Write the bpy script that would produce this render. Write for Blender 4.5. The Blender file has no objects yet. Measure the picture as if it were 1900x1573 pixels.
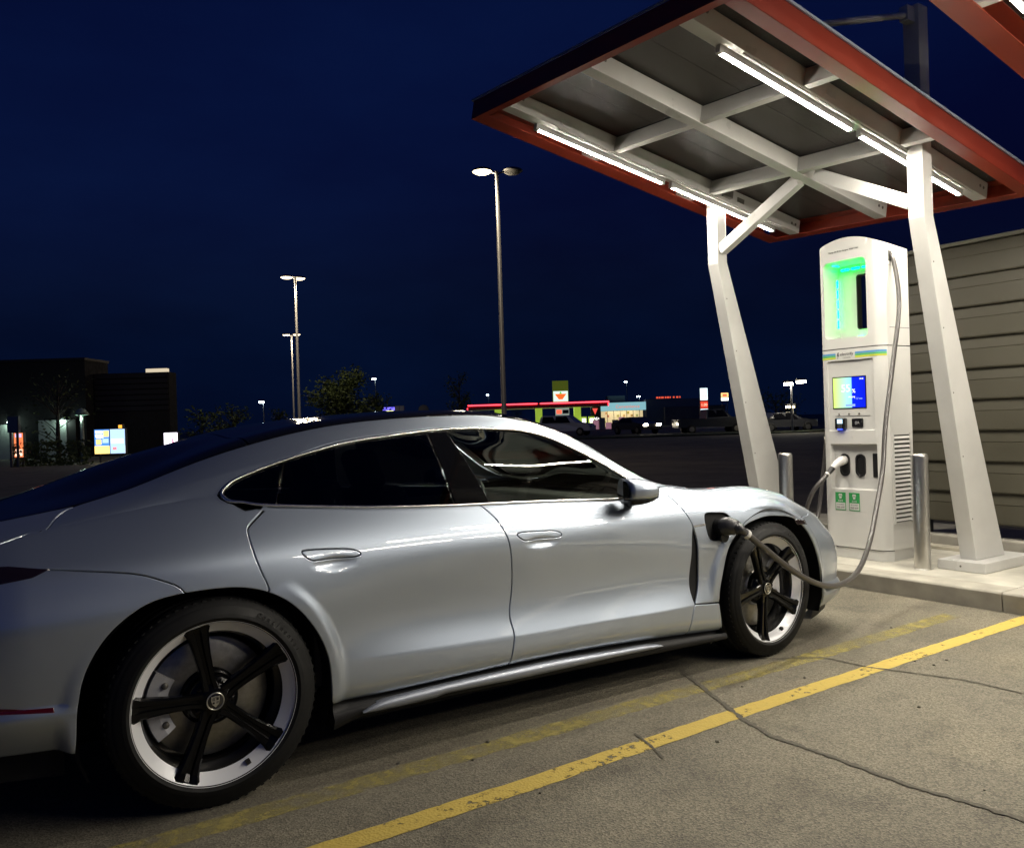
import bpy, bmesh, math, random
import numpy as np
from mathutils import Vector, Matrix
from mathutils.geometry import delaunay_2d_cdt
scene = bpy.context.scene
R = math.radians

# ------------------------------------------------------------------ camera
CAM = np.array([-0.7638, -3.9766, 1.2848]); YAW, PITCH, ROLL, FPX = 0.5906, -0.0015, -0.0306, 1581.1
cy_, sy_ = math.cos(YAW), math.sin(YAW)
fwd = Vector((sy_*math.cos(PITCH), cy_*math.cos(PITCH), math.sin(PITCH)))
rgt = Vector((cy_, -sy_, 0)); upv = rgt.cross(fwd)
r2 = math.cos(ROLL)*rgt + math.sin(ROLL)*upv; u2 = -math.sin(ROLL)*rgt + math.cos(ROLL)*upv
cd = bpy.data.cameras.new('camera'); cam = bpy.data.objects.new('camera', cd); scene.collection.objects.link(cam)
cam.matrix_world = Matrix(((r2.x, u2.x, -fwd.x, CAM[0]), (r2.y, u2.y, -fwd.y, CAM[1]), (r2.z, u2.z, -fwd.z, CAM[2]), (0, 0, 0, 1)))
cd.sensor_fit = 'HORIZONTAL'; cd.sensor_width = 36; cd.lens = FPX/1900*36; cd.clip_start = .05; cd.clip_end = 3000
scene.camera = cam

# ------------------------------------------------------------------ night sky: sun well below the horizon behind the camera
world = bpy.data.worlds.new('World'); scene.world = world; world.use_nodes = True
nt = world.node_tree; nt.nodes.clear()
sky = nt.nodes.new('ShaderNodeTexSky'); sky.sky_type = 'NISHITA'; sky.sun_disc = False
sky.sun_elevation = R(-3.0); sky.sun_rotation = R(214); sky.altitude = 200; sky.air_density = 1.0; sky.dust_density = .3; sky.ozone_density = 6.0
tint = nt.nodes.new('ShaderNodeMix'); tint.data_type = 'RGBA'; tint.blend_type = 'MULTIPLY'; tint.inputs[0].default_value = 1
tint.inputs[7].default_value = (0.55, 2.0, 2.0, 1)
bg = nt.nodes.new('ShaderNodeBackground'); bg.inputs[1].default_value = 0.15
out = nt.nodes.new('ShaderNodeOutputWorld')
glow = nt.nodes.new('ShaderNodeMix'); glow.data_type = 'RGBA'; glow.blend_type = 'ADD'; glow.inputs[0].default_value = 1; glow.inputs[7].default_value = (0.005, 0.018, 0.105, 1)
cl_tc = nt.nodes.new('ShaderNodeTexCoord'); cl_mp = nt.nodes.new('ShaderNodeMapping'); cl_mp.inputs['Scale'].default_value = (1, 1, 2.6); cl_no = nt.nodes.new('ShaderNodeTexNoise'); cl_no.inputs['Scale'].default_value = 1.25; cl_no.inputs['Detail'].default_value = 7; cl_no.inputs['Roughness'].default_value = .55   # thin night cloud
cl_rp = nt.nodes.new('ShaderNodeValToRGB'); cl_rp.color_ramp.elements[0].position = .34; cl_rp.color_ramp.elements[1].position = .68; cl_rp.color_ramp.elements[0].color = (.0011, .0040, .027, 1); cl_rp.color_ramp.elements[1].color = (.0070, .0275, .128, 1)
nt.links.new(cl_tc.outputs['Generated'], cl_mp.inputs[0]); nt.links.new(cl_mp.outputs[0], cl_no.inputs['Vector']); nt.links.new(cl_no.outputs['Fac'], cl_rp.inputs[0]); nt.links.new(cl_rp.outputs[0], glow.inputs[7])   # even deep-blue night glow of the town
nt.links.new(sky.outputs[0], tint.inputs[6]); nt.links.new(tint.outputs[2], glow.inputs[6]); nt.links.new(glow.outputs[2], bg.inputs[0]); nt.links.new(bg.outputs[0], out.inputs[0])
scene.view_settings.view_transform = 'Standard'; scene.view_settings.look = 'None'
scene.view_settings.exposure = 0.35; scene.view_settings.gamma = 1.0; scene.view_settings.use_curve_mapping = False
scene.cycles.max_bounces = 8; scene.cycles.diffuse_bounces = 3; scene.cycles.glossy_bounces = 4; scene.cycles.transparent_max_bounces = 12
scene.cycles.use_denoising = True; scene.cycles.sample_clamp_indirect = 6; scene.cycles.caustics_reflective = False; scene.cycles.caustics_refractive = False

# ------------------------------------------------------------------ helpers
rnd = random.Random(7)
def link(o): scene.collection.objects.link(o); return o
def tag(o, label=None, cat=None, group=None, kind=None):
    for k, v in (('label', label), ('category', cat), ('group', group), ('kind', kind)):
        if v: o[k] = v
    return o
def empty(name, loc=(0, 0, 0), rz=0, **k):
    o = bpy.data.objects.new(name, None); o.location = loc; o.rotation_euler = (0, 0, rz); o.empty_display_size = .1; link(o); tag(o, **k); return o
def copy_tree(o, parent=None):
    c = o.copy(); link(c); c.parent = parent
    for ch in list(o.children): copy_tree(ch, c)
    return c
class MB:
    """collects vertices and faces of one mesh"""
    def __init__(s): s.v = []; s.f = []; s.sm = []
    def add(s, V, F, smooth=False):
        n = len(s.v); s.v += [tuple(map(float, p)) for p in V]; s.f += [tuple(i+n for i in f) for f in F]; s.sm += [smooth]*len(F); return s
    def box(s, x0, x1, y0, y1, z0, z1, M=None):
        V = [Vector(p) for p in ((x0,y0,z0),(x1,y0,z0),(x1,y1,z0),(x0,y1,z0),(x0,y0,z1),(x1,y0,z1),(x1,y1,z1),(x0,y1,z1))]
        if M is not None: V = [M @ p for p in V]
        return s.add(V, [(0,3,2,1),(4,5,6,7),(0,1,5,4),(1,2,6,5),(2,3,7,6),(3,0,4,7)])
    def hexa(s, P): # 8 points, bottom 4 ccw then top 4
        return s.add(P, [(0,3,2,1),(4,5,6,7),(0,1,5,4),(1,2,6,5),(2,3,7,6),(3,0,4,7)])
    def tube(s, pts, r, n=10, cap=True, smooth=True, flat=None):
        pts = [Vector(p) for p in pts]; m = len(pts); rr = r if hasattr(r, '__len__') else [r]*m
        T = [(pts[min(i+1, m-1)]-pts[max(i-1, 0)]).normalized() for i in range(m)]
        a = Vector((0, 0, 1)) if abs(T[0].z) < .9 else Vector((1, 0, 0)); N = (a - T[0]*a.dot(T[0])).normalized(); V = []
        for i in range(m):
            N = (N - T[i]*N.dot(T[i])).normalized(); Bn = T[i].cross(N)
            for k in range(n):
                t = 2*math.pi*(k+.5)/n; V.append(pts[i] + (N*math.cos(t) + Bn*math.sin(t))*rr[i])
        F = [(i*n+k, i*n+(k+1) % n, (i+1)*n+(k+1) % n, (i+1)*n+k) for i in range(m-1) for k in range(n)]
        s.add(V, F, smooth)
        if cap: s.add([V[k] for k in range(n)], [tuple(range(n))[::-1]]); s.add(V[-n:], [tuple(range(n))])
        return s
    def lathe(s, prof, n=48, M=None, smooth=True, closed=False):
        """prof of (r, h) about +z"""
        m = len(prof); V = []
        for r_, h in prof:
            for k in range(n):
                t = 2*math.pi*k/n; p = Vector((r_*math.cos(t), r_*math.sin(t), h)); V.append(M @ p if M is not None else p)
        F = [(i*n+k, i*n+(k+1) % n, ((i+1) % m)*n+(k+1) % n, ((i+1) % m)*n+k) for i in range(m if closed else m-1) for k in range(n)]
        return s.add(V, F, smooth)
    def prism(s, poly, z0, z1, M=None):
        n = len(poly); V = [Vector((x, y, z0)) for x, y in poly] + [Vector((x, y, z1)) for x, y in poly]
        if M is not None: V = [M @ p for p in V]
        return s.add(V, [tuple(range(n))[::-1], tuple(range(n, 2*n))] + [(i, (i+1) % n, n+(i+1) % n, n+i) for i in range(n)])
    def build(s, name, mat, parent=None, bevel=0, seg=2, **k):
        me = bpy.data.meshes.new(name); me.from_pydata(s.v, [], s.f); me.update()
        me.polygons.foreach_set('use_smooth', s.sm)
        if bevel:
            bm = bmesh.new(); bm.from_mesh(me); bmesh.ops.recalc_face_normals(bm, faces=bm.faces)
            bmesh.ops.bevel(bm, geom=list(bm.edges), offset=bevel, segments=seg, affect='EDGES', clamp_overlap=True, profile=.5)
            bm.to_mesh(me); bm.free()
        else:
            bm = bmesh.new(); bm.from_mesh(me); bmesh.ops.recalc_face_normals(bm, faces=bm.faces); bm.to_mesh(me); bm.free()
        if mat: me.materials.append(mat)
        o = bpy.data.objects.new(name, me); link(o)
        if parent is not None: o.parent = parent
        return tag(o, **k)
def text(name, body, size, mat, M, parent=None, align='CENTER', depth=.0008, sx=1, **k):
    cu = bpy.data.curves.new(name, 'FONT'); cu.body = body; cu.size = size; cu.align_x = align; cu.align_y = 'CENTER'; cu.extrude = depth; cu.resolution_u = 3
    tmp = bpy.data.objects.new('tmp_text', cu); link(tmp)
    me = bpy.data.meshes.new_from_object(tmp.evaluated_get(bpy.context.evaluated_depsgraph_get()))
    bpy.data.objects.remove(tmp); me.name = name; me.materials.clear(); me.materials.append(mat)
    me.transform(M @ Matrix.Diagonal((sx, 1, 1, 1))); o = bpy.data.objects.new(name, me); link(o)
    if parent is not None: o.parent = parent
    return tag(o, **k)
def frame(o, ex, ey):   # matrix with local x, y axes (z = normal)
    ex = Vector(ex).normalized(); ey = Vector(ey).normalized(); ez = ex.cross(ey)
    return Matrix(((ex.x, ey.x, ez.x, o[0]), (ex.y, ey.y, ez.y, o[1]), (ex.z, ey.z, ez.z, o[2]), (0, 0, 0, 1)))

# ------------------------------------------------------------------ materials
MATS = {}
def mat(name, col=(.5,.5,.5), rough=.5, metal=0, spec=.5, coat=0, coat_r=.03, emit=None, es=0, nscale=0, namt=0, bump=0, bscale=None, var=None):
    """principled with optional noise tint (namt), roughness variation and bump"""
    m = bpy.data.materials.new(name); m.use_nodes = True; t = m.node_tree; b = t.nodes['Principled BSDF']
    b.inputs['Base Color'].default_value = (*col, 1); b.inputs['Roughness'].default_value = rough; b.inputs['Metallic'].default_value = metal
    b.inputs['Specular IOR Level'].default_value = spec; b.inputs['Coat Weight'].default_value = coat; b.inputs['Coat Roughness'].default_value = coat_r
    if emit: b.inputs['Emission Color'].default_value = (*emit, 1); b.inputs['Emission Strength'].default_value = es
    if namt or bump:
        tc = t.nodes.new('ShaderNodeTexCoord'); no = t.nodes.new('ShaderNodeTexNoise'); no.inputs['Scale'].default_value = nscale or 20; no.inputs['Detail'].default_value = 6
        t.links.new(tc.outputs['Object'], no.inputs['Vector'])
        if namt:
            rp = t.nodes.new('ShaderNodeValToRGB'); rp.color_ramp.elements[0].position = .3; rp.color_ramp.elements[1].position = .7
            rp.color_ramp.elements[0].color = tuple(c*(1-namt) for c in col)+(1,); rp.color_ramp.elements[1].color = tuple(min(1, c*(1+namt)) for c in col)+(1,)
            t.links.new(no.outputs['Fac'], rp.inputs[0]); t.links.new(rp.outputs[0], b.inputs['Base Color'])
            mr = t.nodes.new('ShaderNodeMapRange'); mr.inputs[1].default_value = .3; mr.inputs[2].default_value = .7
            mr.inputs[3].default_value = max(.02, rough*.85); mr.inputs[4].default_value = min(1, rough*1.15)
            t.links.new(no.outputs['Fac'], mr.inputs[0]); t.links.new(mr.outputs[0], b.inputs['Roughness'])
        if bump:
            n2 = t.nodes.new('ShaderNodeTexNoise'); n2.inputs['Scale'].default_value = bscale or 150; n2.inputs['Detail'].default_value = 4
            t.links.new(tc.outputs['Object'], n2.inputs['Vector']); bp = t.nodes.new('ShaderNodeBump'); bp.inputs['Strength'].default_value = bump; bp.inputs['Distance'].default_value = .002
            t.links.new(n2.outputs['Fac'], bp.inputs['Height']); t.links.new(bp.outputs[0], b.inputs['Normal'])
    MATS[name] = m; return m
def glass(name, tint, refl=(1,1,1), rough=.0, ior=1.5):
    """thin pane: what lies behind seen through a tint, plus mirror reflection by Fresnel"""
    m = bpy.data.materials.new(name); m.use_nodes = True; t = m.node_tree; t.nodes.clear()
    o = t.nodes.new('ShaderNodeOutputMaterial'); mx = t.nodes.new('ShaderNodeMixShader'); fr = t.nodes.new('ShaderNodeFresnel'); fr.inputs[0].default_value = ior
    a = t.nodes.new('ShaderNodeBsdfTransparent'); a.inputs[0].default_value = (*tint, 1); g = t.nodes.new('ShaderNodeBsdfGlossy'); g.inputs[0].default_value = (*refl, 1); g.inputs[1].default_value = rough
    t.links.new(fr.outputs[0], mx.inputs[0]); t.links.new(a.outputs[0], mx.inputs[1]); t.links.new(g.outputs[0], mx.inputs[2]); t.links.new(mx.outputs[0], o.inputs[0])
    MATS[name] = m; return m
def emitter(name, col, s):
    m = bpy.data.materials.new(name); m.use_nodes = True; t = m.node_tree; t.nodes.clear()
    o = t.nodes.new('ShaderNodeOutputMaterial'); e = t.nodes.new('ShaderNodeEmission'); e.inputs[0].default_value = (*col, 1); e.inputs[1].default_value = s
    t.links.new(e.outputs[0], o.inputs[0]); MATS[name] = m; return m
white_steel = mat('white_powder_coat', (.60,.595,.575), .32, nscale=3.5, namt=.07, bump=.05, bscale=300)
red_paint = mat('red_powder_coat', (.24,.030,.013), .36, nscale=5, namt=.08, bump=.05, bscale=250)
black_plastic = mat('black_plastic', (.012,.012,.013), .42, bump=.06, bscale=700)
gloss_black = mat('gloss_black', (.005,.005,.006), .06, spec=.22)
rubber = mat('rubber', (.009,.009,.009), .7, spec=.3, nscale=30, namt=.2, bump=.08, bscale=500)
chrome = mat('polished_trim', (.80,.80,.80), .24, metal=1)
dark_void = mat('dark_liner', (.006,.006,.006), .9)
grey_bolt = mat('zinc_bolt', (.18,.17,.15), .45, metal=.6)
concrete = None

# ------------------------------------------------------------------ ground, kerb, painted lines
def asphalt_mat():
    m = bpy.data.materials.new('worn_asphalt'); m.use_nodes = True; t = m.node_tree; b = t.nodes['Principled BSDF']
    tc = t.nodes.new('ShaderNodeTexCoord')
    def noise(sc, det=4, rough=.6):
        n = t.nodes.new('ShaderNodeTexNoise'); n.inputs['Scale'].default_value = sc; n.inputs['Detail'].default_value = det; n.inputs['Roughness'].default_value = rough
        t.links.new(tc.outputs['Object'], n.inputs['Vector']); return n
    def ramp(src, p0, c0, p1, c1):
        r = t.nodes.new('ShaderNodeValToRGB'); e = r.color_ramp.elements; e[0].position = p0; e[1].position = p1; e[0].color = (*c0, 1); e[1].color = (*c1, 1); t.links.new(src, r.inputs[0]); return r
    def mix(fac, a, b_, mode='MIX'):
        x = t.nodes.new('ShaderNodeMix'); x.data_type = 'RGBA'; x.blend_type = mode
        if isinstance(fac, float): x.inputs[0].default_value = fac
        else: t.links.new(fac, x.inputs[0])
        t.links.new(a, x.inputs[6]); t.links.new(b_, x.inputs[7]); return x
    vo = t.nodes.new('ShaderNodeTexVoronoi'); vo.inputs['Scale'].default_value = 150; t.links.new(tc.outputs['Object'], vo.inputs['Vector'])
    sep = t.nodes.new('ShaderNodeSeparateColor'); t.links.new(vo.outputs['Color'], sep.inputs[0])
    stones = ramp(sep.outputs[0], .1, (.122,.108,.076), .95, (.262,.236,.170))          # chips of aggregate
    fine = ramp(noise(260, 3).outputs['Fac'], .34, (.62,.62,.62), .62, (1.1,1.1,1.1))
    big = ramp(noise(1.3, 6).outputs['Fac'], .3, (.78,.78,.80), .72, (1.12,1.10,1.06))
    oil = ramp(noise(.55, 3).outputs['Fac'], .40, (.62,.61,.60), .54, (1,1,1))
    c = mix(1.0, stones.outputs[0], fine.outputs[0], 'MULTIPLY'); c = mix(1.0, c.outputs[2], big.outputs[0], 'MULTIPLY'); c = mix(.7, c.outputs[2], oil.outputs[0], 'MULTIPLY'); spots = ramp(noise(4.5, 5, .65).outputs['Fac'], .36, (.72,.71,.70), .47, (1,1,1)); c = mix(.75, c.outputs[2], spots.outputs[0], 'MULTIPLY')
    t.links.new(c.outputs[2], b.inputs['Base Color']); b.inputs['Roughness'].default_value = .82; b.inputs['Specular IOR Level'].default_value = .7
    bp = t.nodes.new('ShaderNodeBump'); bp.inputs['Strength'].default_value = .4; bp.inputs['Distance'].default_value = .005
    add = t.nodes.new('ShaderNodeMath'); add.operation = 'ADD'; t.links.new(vo.outputs['Distance'], add.inputs[0]); t.links.new(noise(120, 4).outputs['Fac'], add.inputs[1])
    t.links.new(add.outputs[0], bp.inputs['Height']); t.links.new(bp.outputs[0], b.inputs['Normal']); return m
asphalt = asphalt_mat()
ground = MB(); ground.add([(-1200, -1200, 0), (1200, -1200, 0), (1200, 1200, 0), (-1200, 1200, 0)], [(0, 1, 2, 3)])
ground = ground.build('ground', asphalt, kind='structure', label='grey worn asphalt of the parking lot reaching to the horizon')
def worn_paint(name, col, cover, scale, soft=.07):
    m = bpy.data.materials.new(name); m.use_nodes = True; t = m.node_tree; b = t.nodes['Principled BSDF']; o = t.nodes['Material Output']
    tc = t.nodes.new('ShaderNodeTexCoord'); n = t.nodes.new('ShaderNodeTexNoise'); n.inputs['Scale'].default_value = scale; n.inputs['Detail'].default_value = 8; n.inputs['Roughness'].default_value = .7
    n2 = t.nodes.new('ShaderNodeTexNoise'); n2.inputs['Scale'].default_value = 3.0; n2.inputs['Detail'].default_value = 3
    n3 = t.nodes.new('ShaderNodeTexVoronoi'); n3.inputs['Scale'].default_value = 95
    for q in (n, n2, n3): t.links.new(tc.outputs['Object'], q.inputs['Vector'])
    ad = t.nodes.new('ShaderNodeMath'); ad.operation = 'MULTIPLY_ADD'; ad.inputs[1].default_value = .55; t.links.new(n2.outputs['Fac'], ad.inputs[0]); t.links.new(n.outputs['Fac'], ad.inputs[2])
    r = t.nodes.new('ShaderNodeValToRGB'); r.color_ramp.elements[0].position = cover; r.color_ramp.elements[1].position = cover+soft; t.links.new(ad.outputs[0], r.inputs[0])
    cr = t.nodes.new('ShaderNodeValToRGB'); cr.color_ramp.elements[0].color = tuple(c*.72 for c in col)+(1,); cr.color_ramp.elements[1].color = tuple(min(1, c*1.12) for c in col)+(1,); t.links.new(n.outputs['Fac'], cr.inputs[0]); t.links.new(cr.outputs[0], b.inputs['Base Color'])
    b.inputs['Roughness'].default_value = .7
    bp = t.nodes.new('ShaderNodeBump'); bp.inputs['Strength'].default_value = .4; bp.inputs['Distance'].default_value = .004; t.links.new(n3.outputs['Distance'], bp.inputs['Height']); t.links.new(bp.outputs[0], b.inputs['Normal'])
    tr = t.nodes.new('ShaderNodeBsdfTransparent'); mx = t.nodes.new('ShaderNodeMixShader'); t.links.new(r.outputs[0], mx.inputs[0]); t.links.new(tr.outputs[0], mx.inputs[1]); t.links.new(b.outputs[0], mx.inputs[2]); t.links.new(mx.outputs[0], o.inputs[0]); return m
def ribbon(name, pts, width, mt, z, jag=0, parent=None, **k):
    P = [np.array(p, float) for p in pts]; Q = []
    for a, b in zip(P, P[1:]):
        n = max(1, int(np.linalg.norm(b-a)/(.018 if name == 'tar_seal' else .05))); Q += [a+(b-a)*i/n for i in range(n)]
    Q.append(P[-1]); Q = np.array(Q); T = np.gradient(Q, axis=0); T /= np.linalg.norm(T, axis=1, keepdims=True); Nn = np.stack([-T[:, 1], T[:, 0]], 1); V = []
    for i, q in enumerate(Q):
        for s_ in (-1, 1):
            w = width/2*s_+rnd.uniform(-jag, jag); V.append((q[0]+Nn[i, 0]*w, q[1]+Nn[i, 1]*w, z))
    o = MB().add(V, [(2*i, 2*i+2, 2*i+3, 2*i+1) for i in range(len(Q)-1)]).build(name, mt, parent, **k)
    if o.data.polygons[0].normal.z < 0: o.data.flip_normals()
    return o
yellow = worn_paint('yellow_road_paint', (.56,.41,.085), .60, 26); faded = worn_paint('faded_yellow_paint', (.37,.31,.09), .60, 14, .42)
tar = mat('tar_sealer', (.110,.101,.080), .85, spec=.2, nscale=60, namt=.3)
ribbon('parking_line', [(-1.6, -1.535), (.1, -1.483), (.95, -1.475), (2.05, -1.44), (4.6, -1.402), (4.735, -1.40)], .098, yellow, .0022, .0035, kind='structure', label='yellow painted line edging the parking bay')
ribbon('old_parking_line', [(-.6, -1.112), (.3, -1.105), (1.0, -1.098), (2.0, -1.085), (2.6, -1.10), (3.7, -1.085), (4.45, -1.07)], .115, faded, .0012, .008, kind='structure', label='faded older yellow line beside the car')
for pts, w in (([(2.33,-.83),(2.246,-1.016),(2.127,-1.28),(2.035,-1.476),(1.964,-1.699),(1.964,-1.865),(1.969,-2.015),(1.963,-2.193),(1.961,-2.314),(1.989,-2.482),(2.0,-2.64),(2.04,-3.2)], .024), ([(2.70,-.79),(2.857,-1.004),(3.063,-1.151),(3.077,-1.393),(3.153,-1.576),(3.232,-1.799),(3.24,-2.06),(3.3,-2.6)], .014),
               ([(1.56,-1.34),(1.53,-1.44),(1.50,-1.53),(1.47,-1.6)], .012)):
    ribbon('tar_seal', pts, w, tar, .0034, w*.30, ground)
for x, y in [(rnd.uniform(.2, 4.5), rnd.uniform(-3.6, -1.0)) for _ in range(46)]:   # grit and leaf scraps
    a = rnd.uniform(0, 6.3); r_ = rnd.uniform(.004, .013); k = MB(); k.hexa([(x+r_*math.cos(a+i*1.57)*rnd.uniform(.6, 1.2), y+r_*math.sin(a+i*1.57)*rnd.uniform(.6, 1.2), .0) for i in range(4)]+[(x+.6*r_*math.cos(a+i*1.57), y+.6*r_*math.sin(a+i*1.57), r_*.7) for i in range(4)])
    k.build('pebble', tar if rnd.random() < .7 else grey_bolt, ground)
def concrete_mat(name, col):
    m = mat(name, col, .8, spec=.3, nscale=5, namt=.22, bump=.35, bscale=220); return m
concrete = concrete_mat('kerb_concrete', (.36,.34,.29)); pave = concrete_mat('pavement_concrete', (.46,.44,.38)); pale_edge = concrete_mat('pale_footing', (.45,.42,.34))
# raised island: kerb stones with joints, slabs behind
isl = empty('pavement', (4.75, 0, 0), kind='structure', label='raised concrete pavement and kerb under the charger')
def island(o): o.location = o.location-Vector((4.75, 0, 0)); return o
ys = [-13, -11.4, -8.85, -6.3, -3.75, -1.225, 1.30, 2.4]
for y0, y1 in zip(ys, ys[1:]):
    k = MB(); h = .128; k.prism([(4.755, -.05), (4.728+.012, h-.012), (4.752, h), (4.95, h), (4.95, -.05)], y0+.003, y1-.003, Matrix(((1,0,0,0),(0,0,1,0),(0,1,0,0),(0,0,0,1)))); island(k.build('kerb_stone', concrete, isl, bevel=.006))
    k = MB(); k.box(4.953, 6.08, y0+.003, y1-.003, -.05, .1275); island(k.build('pavement_slab', pave, isl, bevel=.004))
k = MB(); k.box(6.083, 6.20, -13, 2.4, -.05, .155); island(k.build('footing_strip', pale_edge, isl, bevel=.006)); k = MB(); k.box(6.45, 7.2, -13, 2.6, -.05, .195); island(k.build('footing', concrete, isl, bevel=.01))
# ------------------------------------------------------------------ lap-board screen wall behind the charger
wall_mat = mat('taupe_siding', (.056,.051,.034), .55, nscale=3, namt=.06, bump=.12, bscale=90); cap_trim = mat('wall_cap', (.10,.095,.07), .5)
wx, wy0, wy1 = 6.52, -13.0, .40
wall = empty('screen_wall', (wx, (wy0+wy1)/2, .2), label='taupe lap-board screen wall standing behind the white charger', cat='wall')
def wl(o): o.location = o.location-Vector((wx, (wy0+wy1)/2, .2)); return o
zb, bh = .315, .262
for i in range(9):
    z0 = zb+i*bh; k = MB(); xz = [(wx-.030, z0), (wx-.034, z0+.012), (wx-.016, z0+bh*.62), (wx-.020, z0+bh*.64), (wx-.002, z0+bh+.004), (wx+.02, z0+bh+.004), (wx+.02, z0+.002)]
    k.prism(xz, wy0, wy1, Matrix(((1,0,0,0),(0,0,1,0),(0,1,0,0),(0,0,0,1)))); wl(k.build('siding_board', wall_mat, wall))
k = MB(); k.box(wx-.05, wx+.08, wy0, wy1+.02, zb+9*bh+.006, zb+9*bh+.035); wl(k.build('wall_cap', cap_trim, wall))
for y in (wy1-.06, -1.6, -3.6, -5.6, -7.6):
    k = MB(); k.box(wx+.022, wx+.10, y-.05, y+.05, .19, zb+9*bh); wl(k.build('post', cap_trim, wall))

# ------------------------------------------------------------------ canopy over the charging bay
A0 = Vector((2.518, 1.331, 3.51)); EX = Vector((.986, .043, -.16)).normalized(); EB = Vector((.037, -.999, -.038)).normalized(); EN = EX.cross(EB).normalized()
if EN.z < 0: EN = -EN
EB = EN.cross(EX) if EN.cross(EX).dot(EB) > 0 else -EN.cross(EX)
PITCH_Y = -2.957
poly_roof = bpy.data.materials.new('ribbed_polycarbonate'); poly_roof.use_nodes = True
_t = poly_roof.node_tree; _b = _t.nodes['Principled BSDF']; _b.inputs['Base Color'].default_value = (.050,.047,.042,1); _b.inputs['Roughness'].default_value = .16; _b.inputs['Specular IOR Level'].default_value = .7
_u = _t.nodes.new('ShaderNodeUVMap'); _w = _t.nodes.new('ShaderNodeTexWave'); _w.inputs['Scale'].default_value = 25.0; _w.bands_direction = 'X'; _t.links.new(_u.outputs[0], _w.inputs['Vector'])
_p = _t.nodes.new('ShaderNodeBump'); _p.inputs['Strength'].default_value = .35; _p.inputs['Distance'].default_value = .004; _t.links.new(_w.outputs['Fac'], _p.inputs['Height']); _t.links.new(_p.outputs[0], _b.inputs['Normal'])
tube_mat = emitter('led_tube', (1.0, 0.925, 0.79), 260)
tube_cap = mat('tube_end_cap', (.55,.55,.55), .4); lens_edge = mat('roof_sheet_edge', (.35,.40,.48), .3)
CANLABEL = ['white steel canopy with red fascia and lit tubes above the charger', 'second red-edged canopy with a lit tube, cut by the top right corner', 'third canopy of the row, right of the picture, mirrored in the car doors']
def canopy(shift, label, lit=True):
    base = Vector((4.9, .3, .128))+shift
    root = empty('charging_canopy', base, label=label, cat='canopy', group='canopies over the charging bays')
    def fin(o): o.location = -Vector((4.9, .3, .128)); return o          # meshes in scene coordinates of the first canopy
    M = Matrix(((EX.x, EB.x, EN.x, A0.x), (EX.y, EB.y, EN.y, A0.y), (EX.z, EB.z, EN.z, A0.z), (0, 0, 0, 1)))   # local: along, across, up
    LX, LY, H, FW = 3.4965, 2.4, .135, .085
    def bar(name, a0, a1, b0, b1, c0, c1, mt, parent=root, bevel=.0): 
        o = MB().box(a0, a1, b0, b1, c0, c1, M).build(name, mt, parent, bevel=bevel); return fin(o) if parent is root else o
    def chan(name, a0, a1, b0, b1, inner):     # C-channel fascia: web outside, flanges pointing inwards
        k = MB(); th = .006
        if inner in ('+a', '-a'):
            w0, w1 = (a0, a0+th) if inner == '+a' else (a1-th, a1)
            k.box(w0, w1, b0, b1, 0, H, M); k.box(a0 if inner == '+a' else a0, a1, b0, b1, -.0005, th-.0005, M); k.box(a0, a1, b0, b1, H-th, H, M)
        else:
            w0, w1 = (b0, b0+th) if inner == '+b' else (b1-th, b1)
            k.box(a0, a1, w0, w1, 0, H, M); k.box(a0, a1, b0, b1, -.0005, th-.0005, M); k.box(a0, a1, b0, b1, H-th, H, M)
        return fin(k.build(name, red_paint, root))
    chan('fascia', 0, FW*.6, .002, LY-.002, '+a'); chan('fascia', LX-.10, LX, .002, LY-.002, '-a')
    chan('fascia', FW*.6+.002, LX-.102, 0, .15, '+b'); chan('fascia', FW*.6+.002, LX-.102, LY-.10, LY, '-b')
    for i, b0 in enumerate((.305, 1.16, 1.98)):
        bm_ = bar('beam', .055, 3.40, b0, b0+.10, .003, .125, white_steel, bevel=.003)
        for a in (.16, 3.28, 3.335):
            for c in ((.09,) if a < 1 else (.07,)):
                Mb = M @ Matrix.Translation((a, b0+.1, c)) @ Matrix.Rotation(R(-90), 4, 'X'); o = MB().lathe([(0, .004), (.010, .004), (.013, 0)], 10, Mb).build('bolt', grey_bolt, bm_); 
        for a, b_, c, m_ in ((.52, .10, .05, tube_cap), (2.5, .10, .06, grey_bolt)) if i == 0 else (((1.28, .10, .06, tube_cap),) if i == 2 else ()):
            MB().box(a, a+.09, b0+b_, b0+b_+.006, c-.02, c+.02, M).build('name_plate', m_, bm_)
        if i != 1: MB().tube([M @ Vector((a, b0+.085, -.006)) for a in (.5, 1.6, 3.2)], .006, 6).build('conduit', white_steel, bm_); MB().box(2.30, 2.40, b0+.1, b0+.14, .03, .10, M).build('junction_box', grey_bolt, bm_)
    # cross members, between beams and out to the edges
    for a0 in (1.05, 2.15):
        for b0, b1 in ((.012, .303), (.407, 1.158), (1.262, 1.978), (2.082, 2.388)):
            bar('cross_member', a0, a0+.055, b0, b1, .006, .115, white_steel, bevel=.003)
    # roof sheets
    xs = [(.06, 1.075), (1.085, 2.17), (2.18, LX-.02)]
    for i, (a0, a1) in enumerate(xs):
        for b0, b1 in ((.02, .77), (.775, 1.575), (1.58, LY-.02)):
            k = MB(); k.box(a0, a1, b0, b1, H+.002, H+.012, M); o = k.build('roof_sheet', poly_roof, root); fin(o)
            uv = o.data.uv_layers.new(name='UVMap')
            for li, lp_ in enumerate(o.data.loops):
                co = o.data.vertices[lp_.vertex_index].co; l = M.inverted() @ co; uv.data[li].uv = (l.x*1.6, l.y*1.6)
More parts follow.
